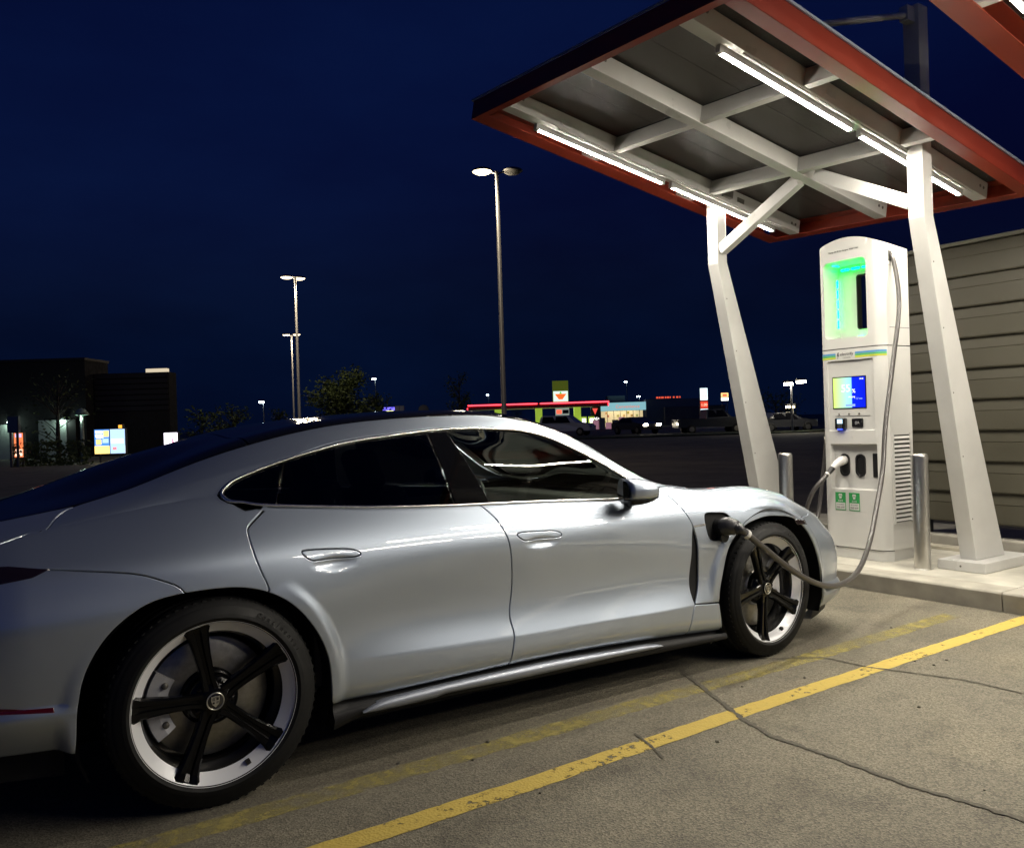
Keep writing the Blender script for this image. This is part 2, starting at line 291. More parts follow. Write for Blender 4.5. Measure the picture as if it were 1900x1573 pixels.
    bar('sheet_edge', -.012, LX+.01, -.012, -.002, H+.001, H+.016, lens_edge); bar('sheet_edge', -.012, LX+.01, LY+.002, LY+.012, H+.001, H+.016, lens_edge); bar('sheet_edge', -.012, -.002, 0, LY, H+.001, H+.016, lens_edge)
    # LED tubes hung under the outer beams
    for b in (.328, 2.015):
        for a0, a1 in ((.374, 1.655), (1.785, 3.10)):
            k = MB(); V = []; rr = .034; n = 8
            for a in (a0, a0+.006, a1-.006, a1):
                q = rr*(.8 if a in (a0, a1) else 1)
                for i in range(n+1): th = math.pi+R(60)+(math.pi-R(120))*i/n; V.append(M @ Vector((a, b+q*math.cos(th), -.012+q*math.sin(th))))
            m_ = n+1; k.add(V, [(i*m_+j, i*m_+j+1, (i+1)*m_+j+1, (i+1)*m_+j) for i in range(3) for j in range(n)], True); k.add(V[:m_], [tuple(range(m_))]); k.add(V[-m_:], [tuple(range(m_))[::-1]])
            o = fin(k.build('light_tube', tube_mat, root)); MB().box(a0, a1, b-.0165, b+.0165, -.041, .0025, M).build('tube_housing', tube_cap, o)
            for a, d in ((a0, -1), (a1, 1)):
                MB().box(min(a, a+d*.028), max(a, a+d*.028), b-.016, b+.016, -.046, .002, M).build('tube_holder', tube_cap, o)
    # posts: vertical head, then a raking, tapering leg down to a boxed foot
    for y0, y1 in ((-.75, -.635), (1.10, 1.215)):
        def top(x, y): return A0.z+((A0-Vector((x, y, 0))).dot(EN)-A0.z*EN.z)/EN.z
        xa, xb_ = 4.822, 4.935; k = MB(); prof_a = [(5.36, .20), (xa, 2.60), (xa, 4.05), (xb_, 4.05), (xb_, 2.615), (5.757, .20)]
        k.prism(prof_a, y0, y1, Matrix(((1,0,0,0),(0,0,1,0),(0,1,0,0),(0,0,0,1)))); po = fin(k.build('post', white_steel, root, bevel=.004))
        k = MB(); k.box(5.25, 5.92, y0-.115, y1+.11, .129, .200); ft = fin(k.build('post_foot', white_steel, root, bevel=.004))
        for x, z in ((5.255, .165),):
            MB().lathe([(0, .003), (.006, .003), (.008, 0)], 10, Matrix.Translation((5.25, (y0+y1)/2, .165)) @ Matrix.Rotation(R(-90), 4, 'Y')).build('bolt', grey_bolt, ft)
        for z in (.5, .95, 1.4, 1.85, 2.3):
            f = (z-.2)/2.4; MB().lathe([(0, .002), (.005, .002), (.006, 0)], 8, Matrix.Translation((5.36+(xa-5.36)*f+.03, y0, z)) @ Matrix.Rotation(R(90), 4, 'X')).build('rivet', grey_bolt, po)
        # brace up to the middle beam
        ym = -.635 if y0 < 0 else 1.10; yt = .10 if y0 < 0 else .26; zt = 3.105
        zf = 2.72; k = MB(); d = Vector((0, yt-ym, zt-zf)).normalized(); nrm = Vector((0, -d.z, d.y)); p0 = Vector((4.84, ym, zf)); p1 = Vector((4.80, yt, zt)); hw_ = .046; dx = Vector((.075, 0, 0))
        k.hexa([p0-nrm*hw_, p0-nrm*hw_+dx, p0+nrm*hw_+dx, p0+nrm*hw_, p1-nrm*hw_, p1-nrm*hw_+dx, p1+nrm*hw_+dx, p1+nrm*hw_]); fin(k.build('brace', white_steel, root, bevel=.004))
        # tie rod from the post head to the canopy
        yc = (y0+y1)/2; o = MB().tube([(4.80, yc, 3.985), (3.05, yc, 3.46)], .022, 10).build('tie_rod', white_steel, root); fin(o)
        MB().box(4.74, 4.83, yc-.03, yc+.03, 3.93, 4.03).build('rod_bracket', white_steel, o)
    return root
can1 = canopy(Vector((0, 0, 0)), CANLABEL[0])
for i, lb_ in enumerate(CANLABEL[1:]):      # the row goes on to the right; its tubes mirror in the car's flank
    c_ = copy_tree(can1); c_.location = can1.location+Vector((EB.x, EB.y, 0))*2.957*(i+1); c_['label'] = lb_

# ---- car body surface: right half, rows of (s, w, z) knots, splined both ways ----
def ncs(xk, yk, xq):
    # natural cubic spline, yk may be (n,m)
    xk=np.asarray(xk,float); yk=np.asarray(yk,float); n=len(xk)
    if yk.ndim==1: return ncs(xk,yk[:,None],xq)[...,0]
    h=np.diff(xk); A=np.zeros((n,n)); b=np.zeros((n,yk.shape[1])); A[0,0]=A[-1,-1]=1
    for i in range(1,n-1):
        A[i,i-1]=h[i-1]; A[i,i]=2*(h[i-1]+h[i]); A[i,i+1]=h[i]
        b[i]=6*((yk[i+1]-yk[i])/h[i]-(yk[i]-yk[i-1])/h[i-1])
    M=np.linalg.solve(A,b); xq=np.asarray(xq,float)
    i=np.clip(np.searchsorted(xk,xq)-1,0,n-2); t=xq-xk[i]; hh=h[i]
    t=t[:,None]; H=hh[:,None]
    return (M[i]*(H-t)**3+M[i+1]*t**3)/(6*H)+(yk[i]/H-M[i]*H/6)*(H-t)+(yk[i+1]/H-M[i+1]*H/6)*t
def pchip(xk, yk, xq):
    xk=np.asarray(xk,float); yk=np.asarray(yk,float); xq=np.asarray(xq,float)
    h=np.diff(xk); d=np.diff(yk)/h; m=np.zeros(len(xk))
    for i in range(1,len(xk)-1):
        if d[i-1]*d[i]>0:
            w1=2*h[i]+h[i-1]; w2=h[i]+2*h[i-1]; m[i]=(w1+w2)/(w1/d[i-1]+w2/d[i])
    m[0]=d[0]; m[-1]=d[-1]
    i=np.clip(np.searchsorted(xk,xq)-1,0,len(xk)-2); t=(xq-xk[i])/h[i]; H=h[i]
    return (yk[i]*(1+2*t)*(1-t)**2+m[i]*H*t*(1-t)**2+yk[i+1]*t*t*(3-2*t)+m[i+1]*H*t*t*(t-1))
def sstep(a,b,x):
    t=np.clip((x-a)/(b-a),0,1); return t*t*(3-2*t)
XN, XT = 3.2, -0.55           # where nose and tail start to round off
ROWS=[ # each row: front x, rear x, knots (s,w,z)
 (3.80,-1.02,[(-1.1,.86,.30),(-.55,.90,.29),(-.2,.92,.27),(.4,.925,.255),(1.2,.925,.25),(2.3,.92,.205),(2.6,.92,.19),(3.2,.90,.17),(3.9,.86,.16)]),
 (3.84,-1.03,[(-1.1,.90,.345),(-.55,.935,.335),(-.2,.95,.31),(.4,.945,.262),(1.2,.945,.257),(2.3,.938,.212),(2.6,.94,.195),(3.2,.93,.19),(3.9,.90,.19)]),
 (3.87,-1.05,[(-1.1,.905,.46),(-.55,.966,.45),(-.1,.975,.43),(.5,.968,.405),(1.2,.965,.38),(1.8,.963,.366),(2.3,.962,.356),(2.6,.955,.36),(3.2,.945,.33),(3.9,.92,.30)]),
 (3.875,-1.06,[(-1.1,.91,.57),(-.55,.972,.55),(-.1,.979,.53),(.3,.970,.513),(.6,.952,.495),(1.2,.940,.468),(1.8,.935,.452),(2.3,.935,.45),(2.6,.951,.46),(3.2,.945,.44),(3.9,.93,.40)]),
 (3.845,-1.05,[(-1.1,.905,.66),(-.55,.975,.65),(-.1,.981,.64),(.3,.973,.622),(.6,.950,.607),(1.2,.933,.59),(1.8,.927,.58),(2.3,.931,.575),(2.6,.955,.575),(3.2,.945,.55),(3.9,.93,.49)]),
 (3.80,-1.03,[(-1.1,.895,.745),(-.55,.967,.735),(-.1,.979,.725),(.3,.968,.722),(.6,.952,.719),(1.2,.940,.71),(1.8,.934,.695),(2.3,.932,.68),(2.6,.952,.68),(2.9,.958,.68),(3.2,.93,.64),(3.9,.92,.56)]),
 (3.75,-1.03,[(-1.1,.875,.81),(-.55,.942,.80),(-.1,.970,.795),(.5,.946,.80),(1.2,.938,.785),(1.8,.930,.772),(2.3,.925,.76),(2.6,.94,.752),(2.9,.950,.752),(3.2,.91,.705),(3.9,.90,.605)]),
 (3.70,-1.04,[(-1.1,.84,.865),(-.55,.905,.87),(-.1,.930,.88),(.5,.908,.885),(1.2,.911,.865),(1.8,.905,.842),(2.3,.902,.832),(2.6,.912,.825),(2.9,.915,.815),(3.2,.885,.765),(3.9,.87,.638)]),
 (3.64,-1.06,[(-1.1,.78,.91),(-.55,.82,.94),(-.2,.80,.985),(.1,.785,1.02),(.4,.812,.990),(.8,.848,.955),(1.15,.862,.938),(1.6,.855,.918),(2.0,.838,.902),(2.3,.845,.895),(2.6,.855,.877),(2.9,.85,.868),(3.2,.825,.815),(3.9,.81,.66)]),
 (3.60,-1.06,[(-1.1,.70,.925),(-.55,.76,.965),(-.2,.745,1.015),(.1,.745,1.062),(.4,.749,1.092),(.8,.761,1.104),(1.15,.767,1.106),(1.6,.764,1.080),(2.0,.790,.995),(2.3,.78,.935),(2.6,.77,.900),(2.9,.76,.896),(3.2,.745,.842),(3.9,.74,.672)]),
 (3.58,-1.05,[(-1.1,.60,.935),(-.55,.70,.985),(-.2,.70,1.05),(.1,.69,1.12),(.4,.684,1.182),(.8,.663,1.242),(1.15,.655,1.263),(1.5,.650,1.252),(1.8,.694,1.175),(2.0,.744,1.074),(2.3,.72,.950),(2.6,.66,.897),(2.9,.64,.886),(3.2,.63,.838),(3.9,.62,.678)]),
 (3.56,-1.04,[(-1.1,.50,.945),(-.55,.60,1.005),(-.2,.61,1.077),(.1,.60,1.178),(.4,.588,1.255),(.8,.580,1.308),(1.15,.580,1.324),(1.5,.585,1.306),(1.8,.612,1.224),(2.0,.648,1.116),(2.3,.61,.947),(2.6,.50,.893),(2.9,.49,.868),(3.2,.49,.815),(3.9,.50,.683)]),
 (3.55,-1.03,[(-1.1,.28,.955),(-.55,.34,1.025),(-.2,.35,1.115),(.1,.35,1.215),(.4,.34,1.288),(.8,.33,1.338),(1.15,.33,1.353),(1.5,.33,1.338),(1.8,.34,1.262),(2.0,.34,1.172),(2.3,.31,1.02),(2.6,.27,.905),(2.9,.25,.872),(3.2,.25,.815),(3.9,.25,.686)]),
 (3.55,-1.02,[(-1.1,0,.96),(-.55,0,1.045),(-.2,0,1.165),(.1,0,1.245),(.4,0,1.305),(.8,0,1.348),(1.15,0,1.364),(1.5,0,1.350),(1.8,0,1.278),(2.0,0,1.19),(2.3,0,1.035),(2.6,0,.915),(2.9,0,.880),(3.2,0,.820),(3.9,0,.688)]),
]
NR=len(ROWS)
WH=[(-.008,.352,.412),(2.902,.35,.408)]   # arch centre x, z, radius
def body_grid(ns=1000,nt=520):
    SN=XN+.67*math.pi/2; ST=XT-.5*math.pi/2
    s=np.linspace(ST,SN,ns)
    # cluster toward ends
    a=np.linspace(0,1,ns); s=ST+(SN-ST)*a
    thn=np.clip((s-XN)/(SN-XN),0,1)*math.pi/2; tht=np.clip((XT-s)/(XT-ST),0,1)*math.pi/2
    P=np.zeros((NR,ns,3))
    for j,(xf,xr,K) in enumerate(ROWS):
        K=np.array(K); sk=K[:,0]
        # spline knots run over x of a straight body
        xb=np.where(s>XN,XN+(3.9-XN)*np.sin(thn),np.where(s<XT,XT+(-1.1-XT)*np.sin(tht),s))
        w=ncs(sk,K[:,1],xb) if j<NR-1 else 0*xb
        z=ncs(sk,K[:,2],xb)
        w=w*np.cos(thn)**.42*np.cos(tht)**.42
        x=np.where(s>XN,XN+(xf-XN)*np.sin(thn),np.where(s<XT,XT+(xr-XT)*np.sin(tht),s))
        P[j]=np.stack([x,w,z],1)
    # across
    ref=int(np.argmin(abs(s-1.3)))
    cum=np.concatenate([[0],np.cumsum(np.linalg.norm(np.diff(P[:,ref],axis=0),axis=1))])
    t=np.linspace(0,cum[-1],nt)
    def across(rows,tq):   # rows index list -> spline over cum
        Y=P[rows].reshape(len(rows),-1)
        return ncs(cum[rows],Y,tq).reshape(len(tq),ns,3)
    def piece(breaks):
        out=np.zeros((nt,ns,3)); b=[0]+breaks+[NR-1]
        for i in range(len(b)-1):
            lo,hi=b[i],b[i+1]; m=(t>=cum[lo]-1e-12)&(t<=cum[hi]+1e-12)
            rows=list(range(lo,hi+1))
            if hi==NR-1:
                kx=np.concatenate([cum[rows],2*cum[-1]-cum[rows][-2::-1][:3]])
                Y=P[rows]; mir=P[rows][-2::-1][:3].copy(); mir[...,1]*=-1
                Y=np.concatenate([Y,mir]).reshape(len(kx),-1)
                out[m]=ncs(kx,Y,t[m]).reshape(m.sum(),ns,3)
            else: out[m]=across(rows,t[m])
        return out
    A=piece([2,8,10]); B=piece([2])
    xb=s; mix=sstep(2.1,2.5,xb)[None,:,None]; mixr=sstep(.15,-.3,xb)[None,:,None]
    G=A*(1-np.maximum(mix,mixr))+B*np.maximum(mix,mixr)
    # wheel-arch flares: a near-vertical lip round each opening
    for k,(cx,cz,R) in enumerate(WH):
        x,w,z=G[...,0],G[...,1],G[...,2]
        d=np.sqrt((x-cx)**2+(z-cz)**2)
        wl=(.981 if k==0 else .961)
        band=1-sstep(R+.030,R+.075,d)
        side=sstep(.6,.75,w)*sstep(.2,.3,z)
        fade=1-sstep(.0,.25,np.clip(x-cx-.33,0,1)) if k==1 else 1
        G[...,1]=w+(np.maximum(wl-.02*np.clip((z-.62)/.15,0,1)**2,w)-w)*band*side*fade
    ds=np.gradient(G,axis=1); dt=np.gradient(G,axis=0)
    N=np.cross(dt,ds); N/=np.linalg.norm(N,axis=2,keepdims=True)+1e-12
    # outward: w-component positive on the flank
    k=N[nt//4,ns//2,1]; N*=np.sign(k)
    return s,t,cum,G,N
def bil(F,s,t,sq,tq):
    fs=np.clip((np.asarray(sq)-s[0])/(s[1]-s[0]),0,len(s)-1.0001); ft=np.clip((np.asarray(tq)-t[0])/(t[1]-t[0]),0,len(t)-1.0001)
    i=fs.astype(int); j=ft.astype(int); a=(fs-i)[:,None]; b=(ft-j)[:,None]
    return F[j,i]*(1-a)*(1-b)+F[j,i+1]*a*(1-b)+F[j+1,i]*(1-a)*b+F[j+1,i+1]*a*b

ST = {
 'dlo': [(2.0717, 0.897), (2.0447, 0.936), (1.9429, 1.0139), (1.8376, 1.049), (1.6833, 1.0875), (1.5164, 1.1087), (1.3561, 1.1113), (1.1038, 1.1192), (0.8273, 1.1158), (0.5809, 1.1187), (0.3447, 1.091), (0.2275, 1.0558), (0.1626, 1.0253), (0.127, 0.9896), (0.1026, 0.9331), (0.0934, 0.8824), (0.0991, 0.8131), (0.1219, 0.7422), (0.206, 0.7176), (0.3993, 0.7189), (0.82, 0.7229), (1.1428, 0.7237), (1.6055, 0.7235), (1.9926, 0.7179), (2.0593, 0.7242)],
 'rdoor': [(0.2427, 0.7163), (0.2101, 0.6975), (0.1551, 0.673), (0.145, 0.6607), (0.1474, 0.6139), (0.1669, 0.5415), (0.1849, 0.4968), (0.1926, 0.4635)],
 'bdoor': [(1.1423, 0.7224), (1.1875, 0.6658), (1.219, 0.605), (1.2399, 0.542), (1.2514, 0.4256), (1.2463, 0.3214), (1.2296, 0.227), (1.2361, 0.1562), (1.2221, 0.1013), (1.2066, 0.0209)],
 'fdoor_up': [(2.1583, 0.8313), (2.2203, 0.7961), (2.2802, 0.6901), (2.3126, 0.6147), (2.3416, 0.5596), (2.3513, 0.5333)],
 'gill_l': [(2.3513, 0.5333), (2.34, 0.4761), (2.3293, 0.3531), (2.3094, 0.2317), (2.3175, 0.1464)],
 'gill_r': [(2.3513, 0.5333), (2.3684, 0.4736), (2.3731, 0.3477), (2.363, 0.2288), (2.3175, 0.1464)],
 'fdoor_lo': [(2.3175, 0.1464), (2.2979, 0.1163), (2.2663, 0.0238)],
 'fenlow': [(2.3168, 0.1443), (2.405, 0.138), (2.4938, 0.134)],
 'rarch': [(-0.4379, 0.0051), (-0.4338, 0.0261), (-0.4227, 0.1572), (-0.3777, 0.281), (-0.3014, 0.4024), (-0.2131, 0.4775), (-0.0846, 0.5016), (0.0482, 0.5004), (0.147, 0.4806), (0.2468, 0.4238), (0.3274, 0.3228), (0.3779, 0.2311), (0.4041, 0.1496), (0.4091, 0.0461)],
 'farch': [(2.5299, -0.0051), (2.4938, 0.134), (2.5191, 0.246), (2.5555, 0.358), (2.6036, 0.4422), (2.7023, 0.5066), (2.7823, 0.5295), (2.8799, 0.5433), (2.9772, 0.5471), (3.0717, 0.5483), (3.1253, 0.5342), (3.1943, 0.4849), (3.2549, 0.3999), (3.2961, 0.2935), (3.3253, 0.1987), (3.3327, 0.1392), (3.3364, 0.0402)],
 'bump': [(-0.0934, 0.4989), (-0.1177, 0.5282), (-0.1671, 0.5547), (-0.2315, 0.5832), (-0.357, 0.6082), (-0.492, 0.6311), (-0.6231, 0.6496)],
 'tgate': [(-0.2056, 1.2331), (-0.3155, 1.259), (-0.4158, 1.2087), (-0.4708, 1.0934), (-0.5182, 0.7971), (-0.6143, 0.7475)],
 'hatchglass': [(-0.2056, 1.2331), (-0.3553, 1.2261), (-0.5064, 1.2304), (-0.6047, 1.2237)],
 'roofedge': [(-0.2056, 1.2331), (-0.0426, 1.2372), (0.1928, 1.2248), (0.456, 1.2237), (0.7308, 1.2229), (0.9736, 1.2156), (1.2392, 1.2141)],
 'handR': [(0.3241, 0.5886), (0.3374, 0.5925), (0.4091, 0.5885), (0.4948, 0.5798), (0.5375, 0.5696), (0.5555, 0.5564), (0.5343, 0.5491), (0.4464, 0.551), (0.3571, 0.5559), (0.3379, 0.5697)],
 'handF': [(1.2865, 0.5729), (1.3051, 0.5809), (1.4027, 0.5801), (1.4906, 0.5749), (1.5215, 0.5624), (1.5233, 0.5548), (1.501, 0.5468), (1.3969, 0.5457), (1.3274, 0.5442), (1.3032, 0.5554)],
 'port': [(2.442, 0.58), (2.4618, 0.5967), (2.5288, 0.5955), (2.5861, 0.5868), (2.6154, 0.5593), (2.6216, 0.5275), (2.5999, 0.4905), (2.5688, 0.4618), (2.5173, 0.4521), (2.4707, 0.4575), (2.4513, 0.4772)],
 'portslit': [(2.3558, 0.5381), (2.4338, 0.5445), (2.4389, 0.5337), (2.3581, 0.5304)],
 'qdiv': [(0.3529, 1.0866), (0.2851, 0.7174)],
 'bp1': [(1.0102, 1.1186), (1.0276, 0.7242)],
 'bp2': [(1.1091, 1.1188), (1.2056, 0.7252)],
 'marker': [(-0.721, 0.1596), (-0.6367, 0.1554), (-0.4942, 0.1378), (-0.4939, 0.1089), (-0.6377, 0.1342), (-0.7223, 0.144)],
 'tail': [(-0.7101, 0.6582), (-0.6235, 0.646), (-0.4895, 0.6256), (-0.538, 0.6083), (-0.6275, 0.5934), (-0.7166, 0.5911)],
 'fmark': [(3.1043, 0.5385), (3.4131, 0.5781), (3.4333, 0.5584), (3.1341, 0.5095)],
}

# ------------------------------------------------------------------ the silver car
GS, GT, CUM, GG, GN = body_grid()
def dent(cs, ct, rs, rt, depth):      # the finger scoops under the door handles
    S_, T_ = np.meshgrid(GS, GT); q = ((S_-cs)/rs)**2+((T_-ct)/rt)**2
    GG[..., 1] -= depth*np.where(q < 1, (1-q)**2, 0)
dent(.45, .535, .105, .030, .010); dent(1.41, .531, .105, .030, .010)
_ds = np.gradient(GG, axis=1); _dt = np.gradient(GG, axis=0); GN = np.cross(_dt, _ds); GN /= np.linalg.norm(GN, axis=2, keepdims=True)+1e-12
GN *= np.sign(GN[len(GT)//4, len(GS)//2, 1])
TM = GT[-1]; S0, S1 = GS[0], GS[-1]
def surf(st, off=0, side=1):
    """(s,t) pairs -> points and normals; t beyond TM is the other half; side 1 = right flank (y<0)"""
    st = np.asarray(st, float); s_, t_ = st[:, 0], st[:, 1]; mir = t_ > TM; tt = np.where(mir, 2*TM-t_, t_)
    P = bil(GG, GS, GT, s_, tt); N = bil(GN, GS, GT, s_, tt); N /= np.linalg.norm(N, axis=1, keepdims=True)+1e-12
    P = P+N*off; sg = np.where(mir, 1, -1)*side
    P[:, 1] *= sg; N[:, 1] *= sg
    return P, N
def dens(poly, step=.014, closed=True):
    P = [np.array(p, float) for p in poly]; outp = []
    for i in range(len(P) if closed else len(P)-1):
        a, b = P[i], P[(i+1) % len(P)]; n = max(1, int(np.ceil(np.linalg.norm(b-a)/step)))
        outp += [a+(b-a)*k/n for k in range(n)]
    if not closed: outp.append(P[-1])
    return np.array(outp)
def smoothc(poly, step=.012, closed=False):
    """centripetal spline through traced points"""
    P = np.array(poly, float)
    if closed: P = np.concatenate([P[-3:], P, P[:3]])
    d = np.concatenate([[0], np.cumsum(np.sqrt(np.maximum(1e-9, np.linalg.norm(np.diff(P, axis=0), axis=1))))])
    if closed: lo, hi = d[3], d[len(P)-3]
    else: lo, hi = d[0], d[-1]
    L = np.linalg.norm(np.diff(P, axis=0), axis=1).sum(); n = max(8, int(L/step)); q = np.linspace(lo, hi, n)
    r_ = ncs(d, P, q)
    return r_[:-1] if closed else r_
def area(P): x, y = P[:, 0], P[:, 1]; return .5*np.sum(x*np.roll(y, -1)-np.roll(x, -1)*y)
def inset(P, d):
    e = np.roll(P, -1, 0)-P; e /= np.linalg.norm(e, axis=1, keepdims=True)+1e-12; n = np.stack([-e[:, 1], e[:, 0]], 1)
    m = n+np.roll(n, 1, 0); m /= np.linalg.norm(m, axis=1, keepdims=True)+1e-9; c = np.clip((m*n).sum(1), .5, 1)
    return P+m*(d/c)[:, None]
def inside(P, Q):
    x, y = Q[:, 0], Q[:, 1]; r_ = np.zeros(len(Q), bool); a = P; b = np.roll(P, -1, 0)
    for (x0, y0), (x1, y1) in zip(a, b):
        if y0 == y1: continue
        c = ((y0 > y) != (y1 > y)); r_ ^= c & (x < (x1-x0)*(y-y0)/(y1-y0)+x0)
    return r_
def panel(name, outer, mt, parent, holes=(), sides=(1,), gap=.0022, off=0, flange=.011, step=.013, lip=.003, shift=None, **k):
    """a sheet-metal or glass panel lying on the body surface, with rolled edges and a gap round it"""
    rings = []
    for i, r_ in enumerate([outer, *holes]):
        P = dens(r_); P = P[np.concatenate([[True], np.linalg.norm(np.diff(P, axis=0), axis=1) > 1e-4])]
        if (area(P) > 0) != (i == 0): P = P[::-1]
        rings.append(P)
    A = [inset(P, gap) for P in rings]; Bq = [inset(P, gap+lip) for P in rings]
    lo, hi = Bq[0].min(0), Bq[0].max(0)
    g = np.stack(np.meshgrid(np.arange(lo[0], hi[0], step), np.arange(lo[1], hi[1], step*.8)), -1).reshape(-1, 2)
    core = inset(Bq[0], step*.45); ok = inside(core, g)
    for h in Bq[1:]: ok &= ~inside(inset(h, step*.45), g)
    g = g[ok]
    pts = []; edges = []
    for P in Bq:
        n0 = len(pts); pts += [Vector(p) for p in P]; edges += [(n0+i, n0+(i+1) % len(P)) for i in range(len(P))]
    nb = len(pts); pts += [Vector(p) for p in g]
    vo, _, fo, ov, _, _ = delaunay_2d_cdt(pts, edges, [], 0, 1e-7)
    V2 = np.array([tuple(v) for v in vo]); F = np.array([f for f in fo if len(f) == 3]); c = V2[F].mean(1)
    keep = inside(Bq[0], c)
    for h in Bq[1:]: keep &= ~inside(h, c)
    F = F[keep]
    idx = {}
    for new, olds in enumerate(ov):
        for o_ in olds: idx[o_] = new
    V, Nn, FF = [], [], []
    for sd in sides:
        base = len(V); P3, N3 = surf(V2, off, sd); V += list(P3); Nn += list(N3)
        ff = [tuple(f) for f in F]
        # rolled edge
        cnt = 0; ex = len(V)-base; efs = []
        for P_a, P_b in zip(A, Bq):
            Pa, Na = surf(P_a, off, sd); Pb, _ = surf(P_b, off, sd); n = len(Pa)
            od = Pa-Pb; od /= np.linalg.norm(od, axis=1, keepdims=True)+1e-12
            V += list(Pa-Na*.0016); Nn += list(Na*.62+od*.78); V += list(Pa-Na*flange); Nn += list(od)
            for i in range(n):
                j = (i+1) % n; b0, b1 = idx[cnt+i], idx[cnt+j]; a0, a1, c0, c1 = ex+i, ex+j, ex+n+i, ex+n+j
                efs += [(b0, a0, a1, b1), (a0, c0, c1, a1)]
            ex += 2*n; cnt += n
        ff += efs
        if sd < 0: ff = [f[::-1] for f in ff]
        # the CDT gives ccw in (s,t); right flank outward is fixed by comparing with the normal
        Fa = np.array([f[:3] for f in ff[:len(F)]]); Pv = np.array(V[base:]); Nv = np.array(Nn[base:])
        if (np.cross(Pv[Fa[:, 1]]-Pv[Fa[:, 0]], Pv[Fa[:, 2]]-Pv[Fa[:, 0]])*Nv[Fa[:, 0]]).sum() < 0: ff = [f[::-1] for f in ff]
        FF += [tuple(base+i for i in f) for f in ff]
    if shift is not None: V = [v+np.array(shift) for v in V]
    me = bpy.data.meshes.new(name); me.from_pydata([tuple(map(float, v)) for v in V], [], FF); me.update()
    me.polygons.foreach_set('use_smooth', [True]*len(me.polygons))
    Nn = np.array(Nn); Nn /= np.linalg.norm(Nn, axis=1, keepdims=True)+1e-12
    me.normals_split_custom_set_from_vertices([tuple(map(float, n)) for n in Nn])
    me.materials.append(mt); o = bpy.data.objects.new(name, me); link(o); o.parent = parent; return tag(o, **k)
def strip(name, st, r_, mt, parent, off=.002, side=1, closed=False, n=8):
    P, _ = surf(st, off, side); P = [tuple(p) for p in P]
    if closed: P = P+[P[0]]
    return MB().tube(P, r_, n, cap=not closed).build(name, mt, parent)

paint = mat('silver_metallic_paint', (.40,.455,.54), .46, metal=.90, coat=1.0, coat_r=.012); paint.node_tree.nodes['Principled BSDF'].inputs['Coat IOR'].default_value = 1.9
# fine metallic flake in the paint
_t = paint.node_tree; _tc = _t.nodes.new('ShaderNodeTexCoord'); _vo = _t.nodes.new('ShaderNodeTexNoise'); _vo.inputs['Scale'].default_value = 900; _vo.inputs['Detail'].default_value = 1
_bp = _t.nodes.new('ShaderNodeBump'); _bp.inputs['Strength'].default_value = .02; _bp.inputs['Distance'].default_value = .001
_t.links.new(_tc.outputs['Object'], _vo.inputs['Vector']); _t.links.new(_vo.outputs['Fac'], _bp.inputs['Height']); _t.links.new(_bp.outputs[0], _t.nodes['Principled BSDF'].inputs['Normal'])
glass_front = glass('clear_side_glass', (.62,.68,.64)); glass_rear = glass('privacy_glass', (.045,.05,.055)); glass_wind = glass('windscreen_glass', (.6,.66,.62))
sill_black = mat('satin_black_sill', (.016,.016,.017), .55, spec=.25, bump=.05, bscale=600)
blade_mat = mat('silver_sill_blade', (.30,.325,.38), .42, metal=.6, coat=.2)
leather = mat('black_leather', (.06,.056,.052), .5, bump=.15, bscale=120)
red_lens = mat('red_reflector', (.07,.002,.003), .15, coat=.8)
smoke_lens = mat('smoked_lamp_lens', (.012,.006,.008), .05, coat=1)
lamp_glass = mat('headlamp_lens', (.30,.33,.36), .08, metal=.3, coat=1)

car = empty('electric_car', (1.4, 0, 0), label='silver electric sports saloon plugged in beside the yellow line', cat='car')
CO = Vector((1.4, 0, 0))
def carpart(o):  # meshes are written in scene coordinates; the root sits under the car
    o.location = o.location-CO if o.parent is car else o.location; return o
class _C:  # parent handle used for direct children of the car
    pass
D = {k: smoothc(v) for k, v in ST.items() if k not in ('dlo', 'qdiv', 'bp1', 'bp2', 'portslit', 'fmark', 'marker', 'tail', 'handR', 'handF', 'port', 'fenlow')}
DLO = smoothc(ST['dlo'][:], .01); dl_top = smoothc(ST['dlo'][:16], .01); dl_bot = smoothc(ST['dlo'][15:], .01)
belt = [p for p in dl_bot]                                  # from the rear tip forward
def near(C, p): return int(np.argmin(np.linalg.norm(np.array(C)-np.array(p), axis=1)))
bdoor, rdoor, rarch, farch = D['bdoor'], D['rdoor'], D['rarch'], D['farch']
fup, flo, gl, gr, bump = D['fdoor_up'], D['fdoor_lo'], D['gill_l'], D['gill_r'], D['bump']
def tb(s): return .030-.012*np.clip((s-.4)/2, 0, 1)            # painted lower edge
L = lambda a: [tuple(p) for p in a]
i_rb = near(rarch, rdoor[-1]); rdoor_ = L(rdoor[:-1])+[tuple(rarch[i_rb])]
ib0 = near(belt, rdoor[0]); ib1 = near(belt, bdoor[0])
fu0 = near(fup, (2.2221, .8042))
drop = lambda a, d: [(p[0], p[1]-d) for p in a]
rear_door_poly = rdoor_+L(rarch[i_rb+1:])+[(.415, tb(.415)), (.8, tb(.8)), (1.205, tb(1.2))]+L(bdoor[::-1][1:])+L(belt[ib0:ib1][::-1])
front_door_poly = L(bdoor[:-1])+[(1.208, tb(1.2)), (1.7, tb(1.7)), (2.262, tb(2.26))]+L(flo[::-1][1:])+L(gl[::-1][1:])+L(fup[fu0:][::-1][1:])+[(2.15, .775)]+L(belt[ib1:][::-1])
i_fl = near(farch, (2.4884, .135)); i_fm = near(farch, (3.1191, .534))
hood_side = smoothc([(3.50, .915), (3.35, .93), (3.1, .955), (2.8, .985), (2.55, 1.02), (2.43, 1.04), (2.37, 1.0)])
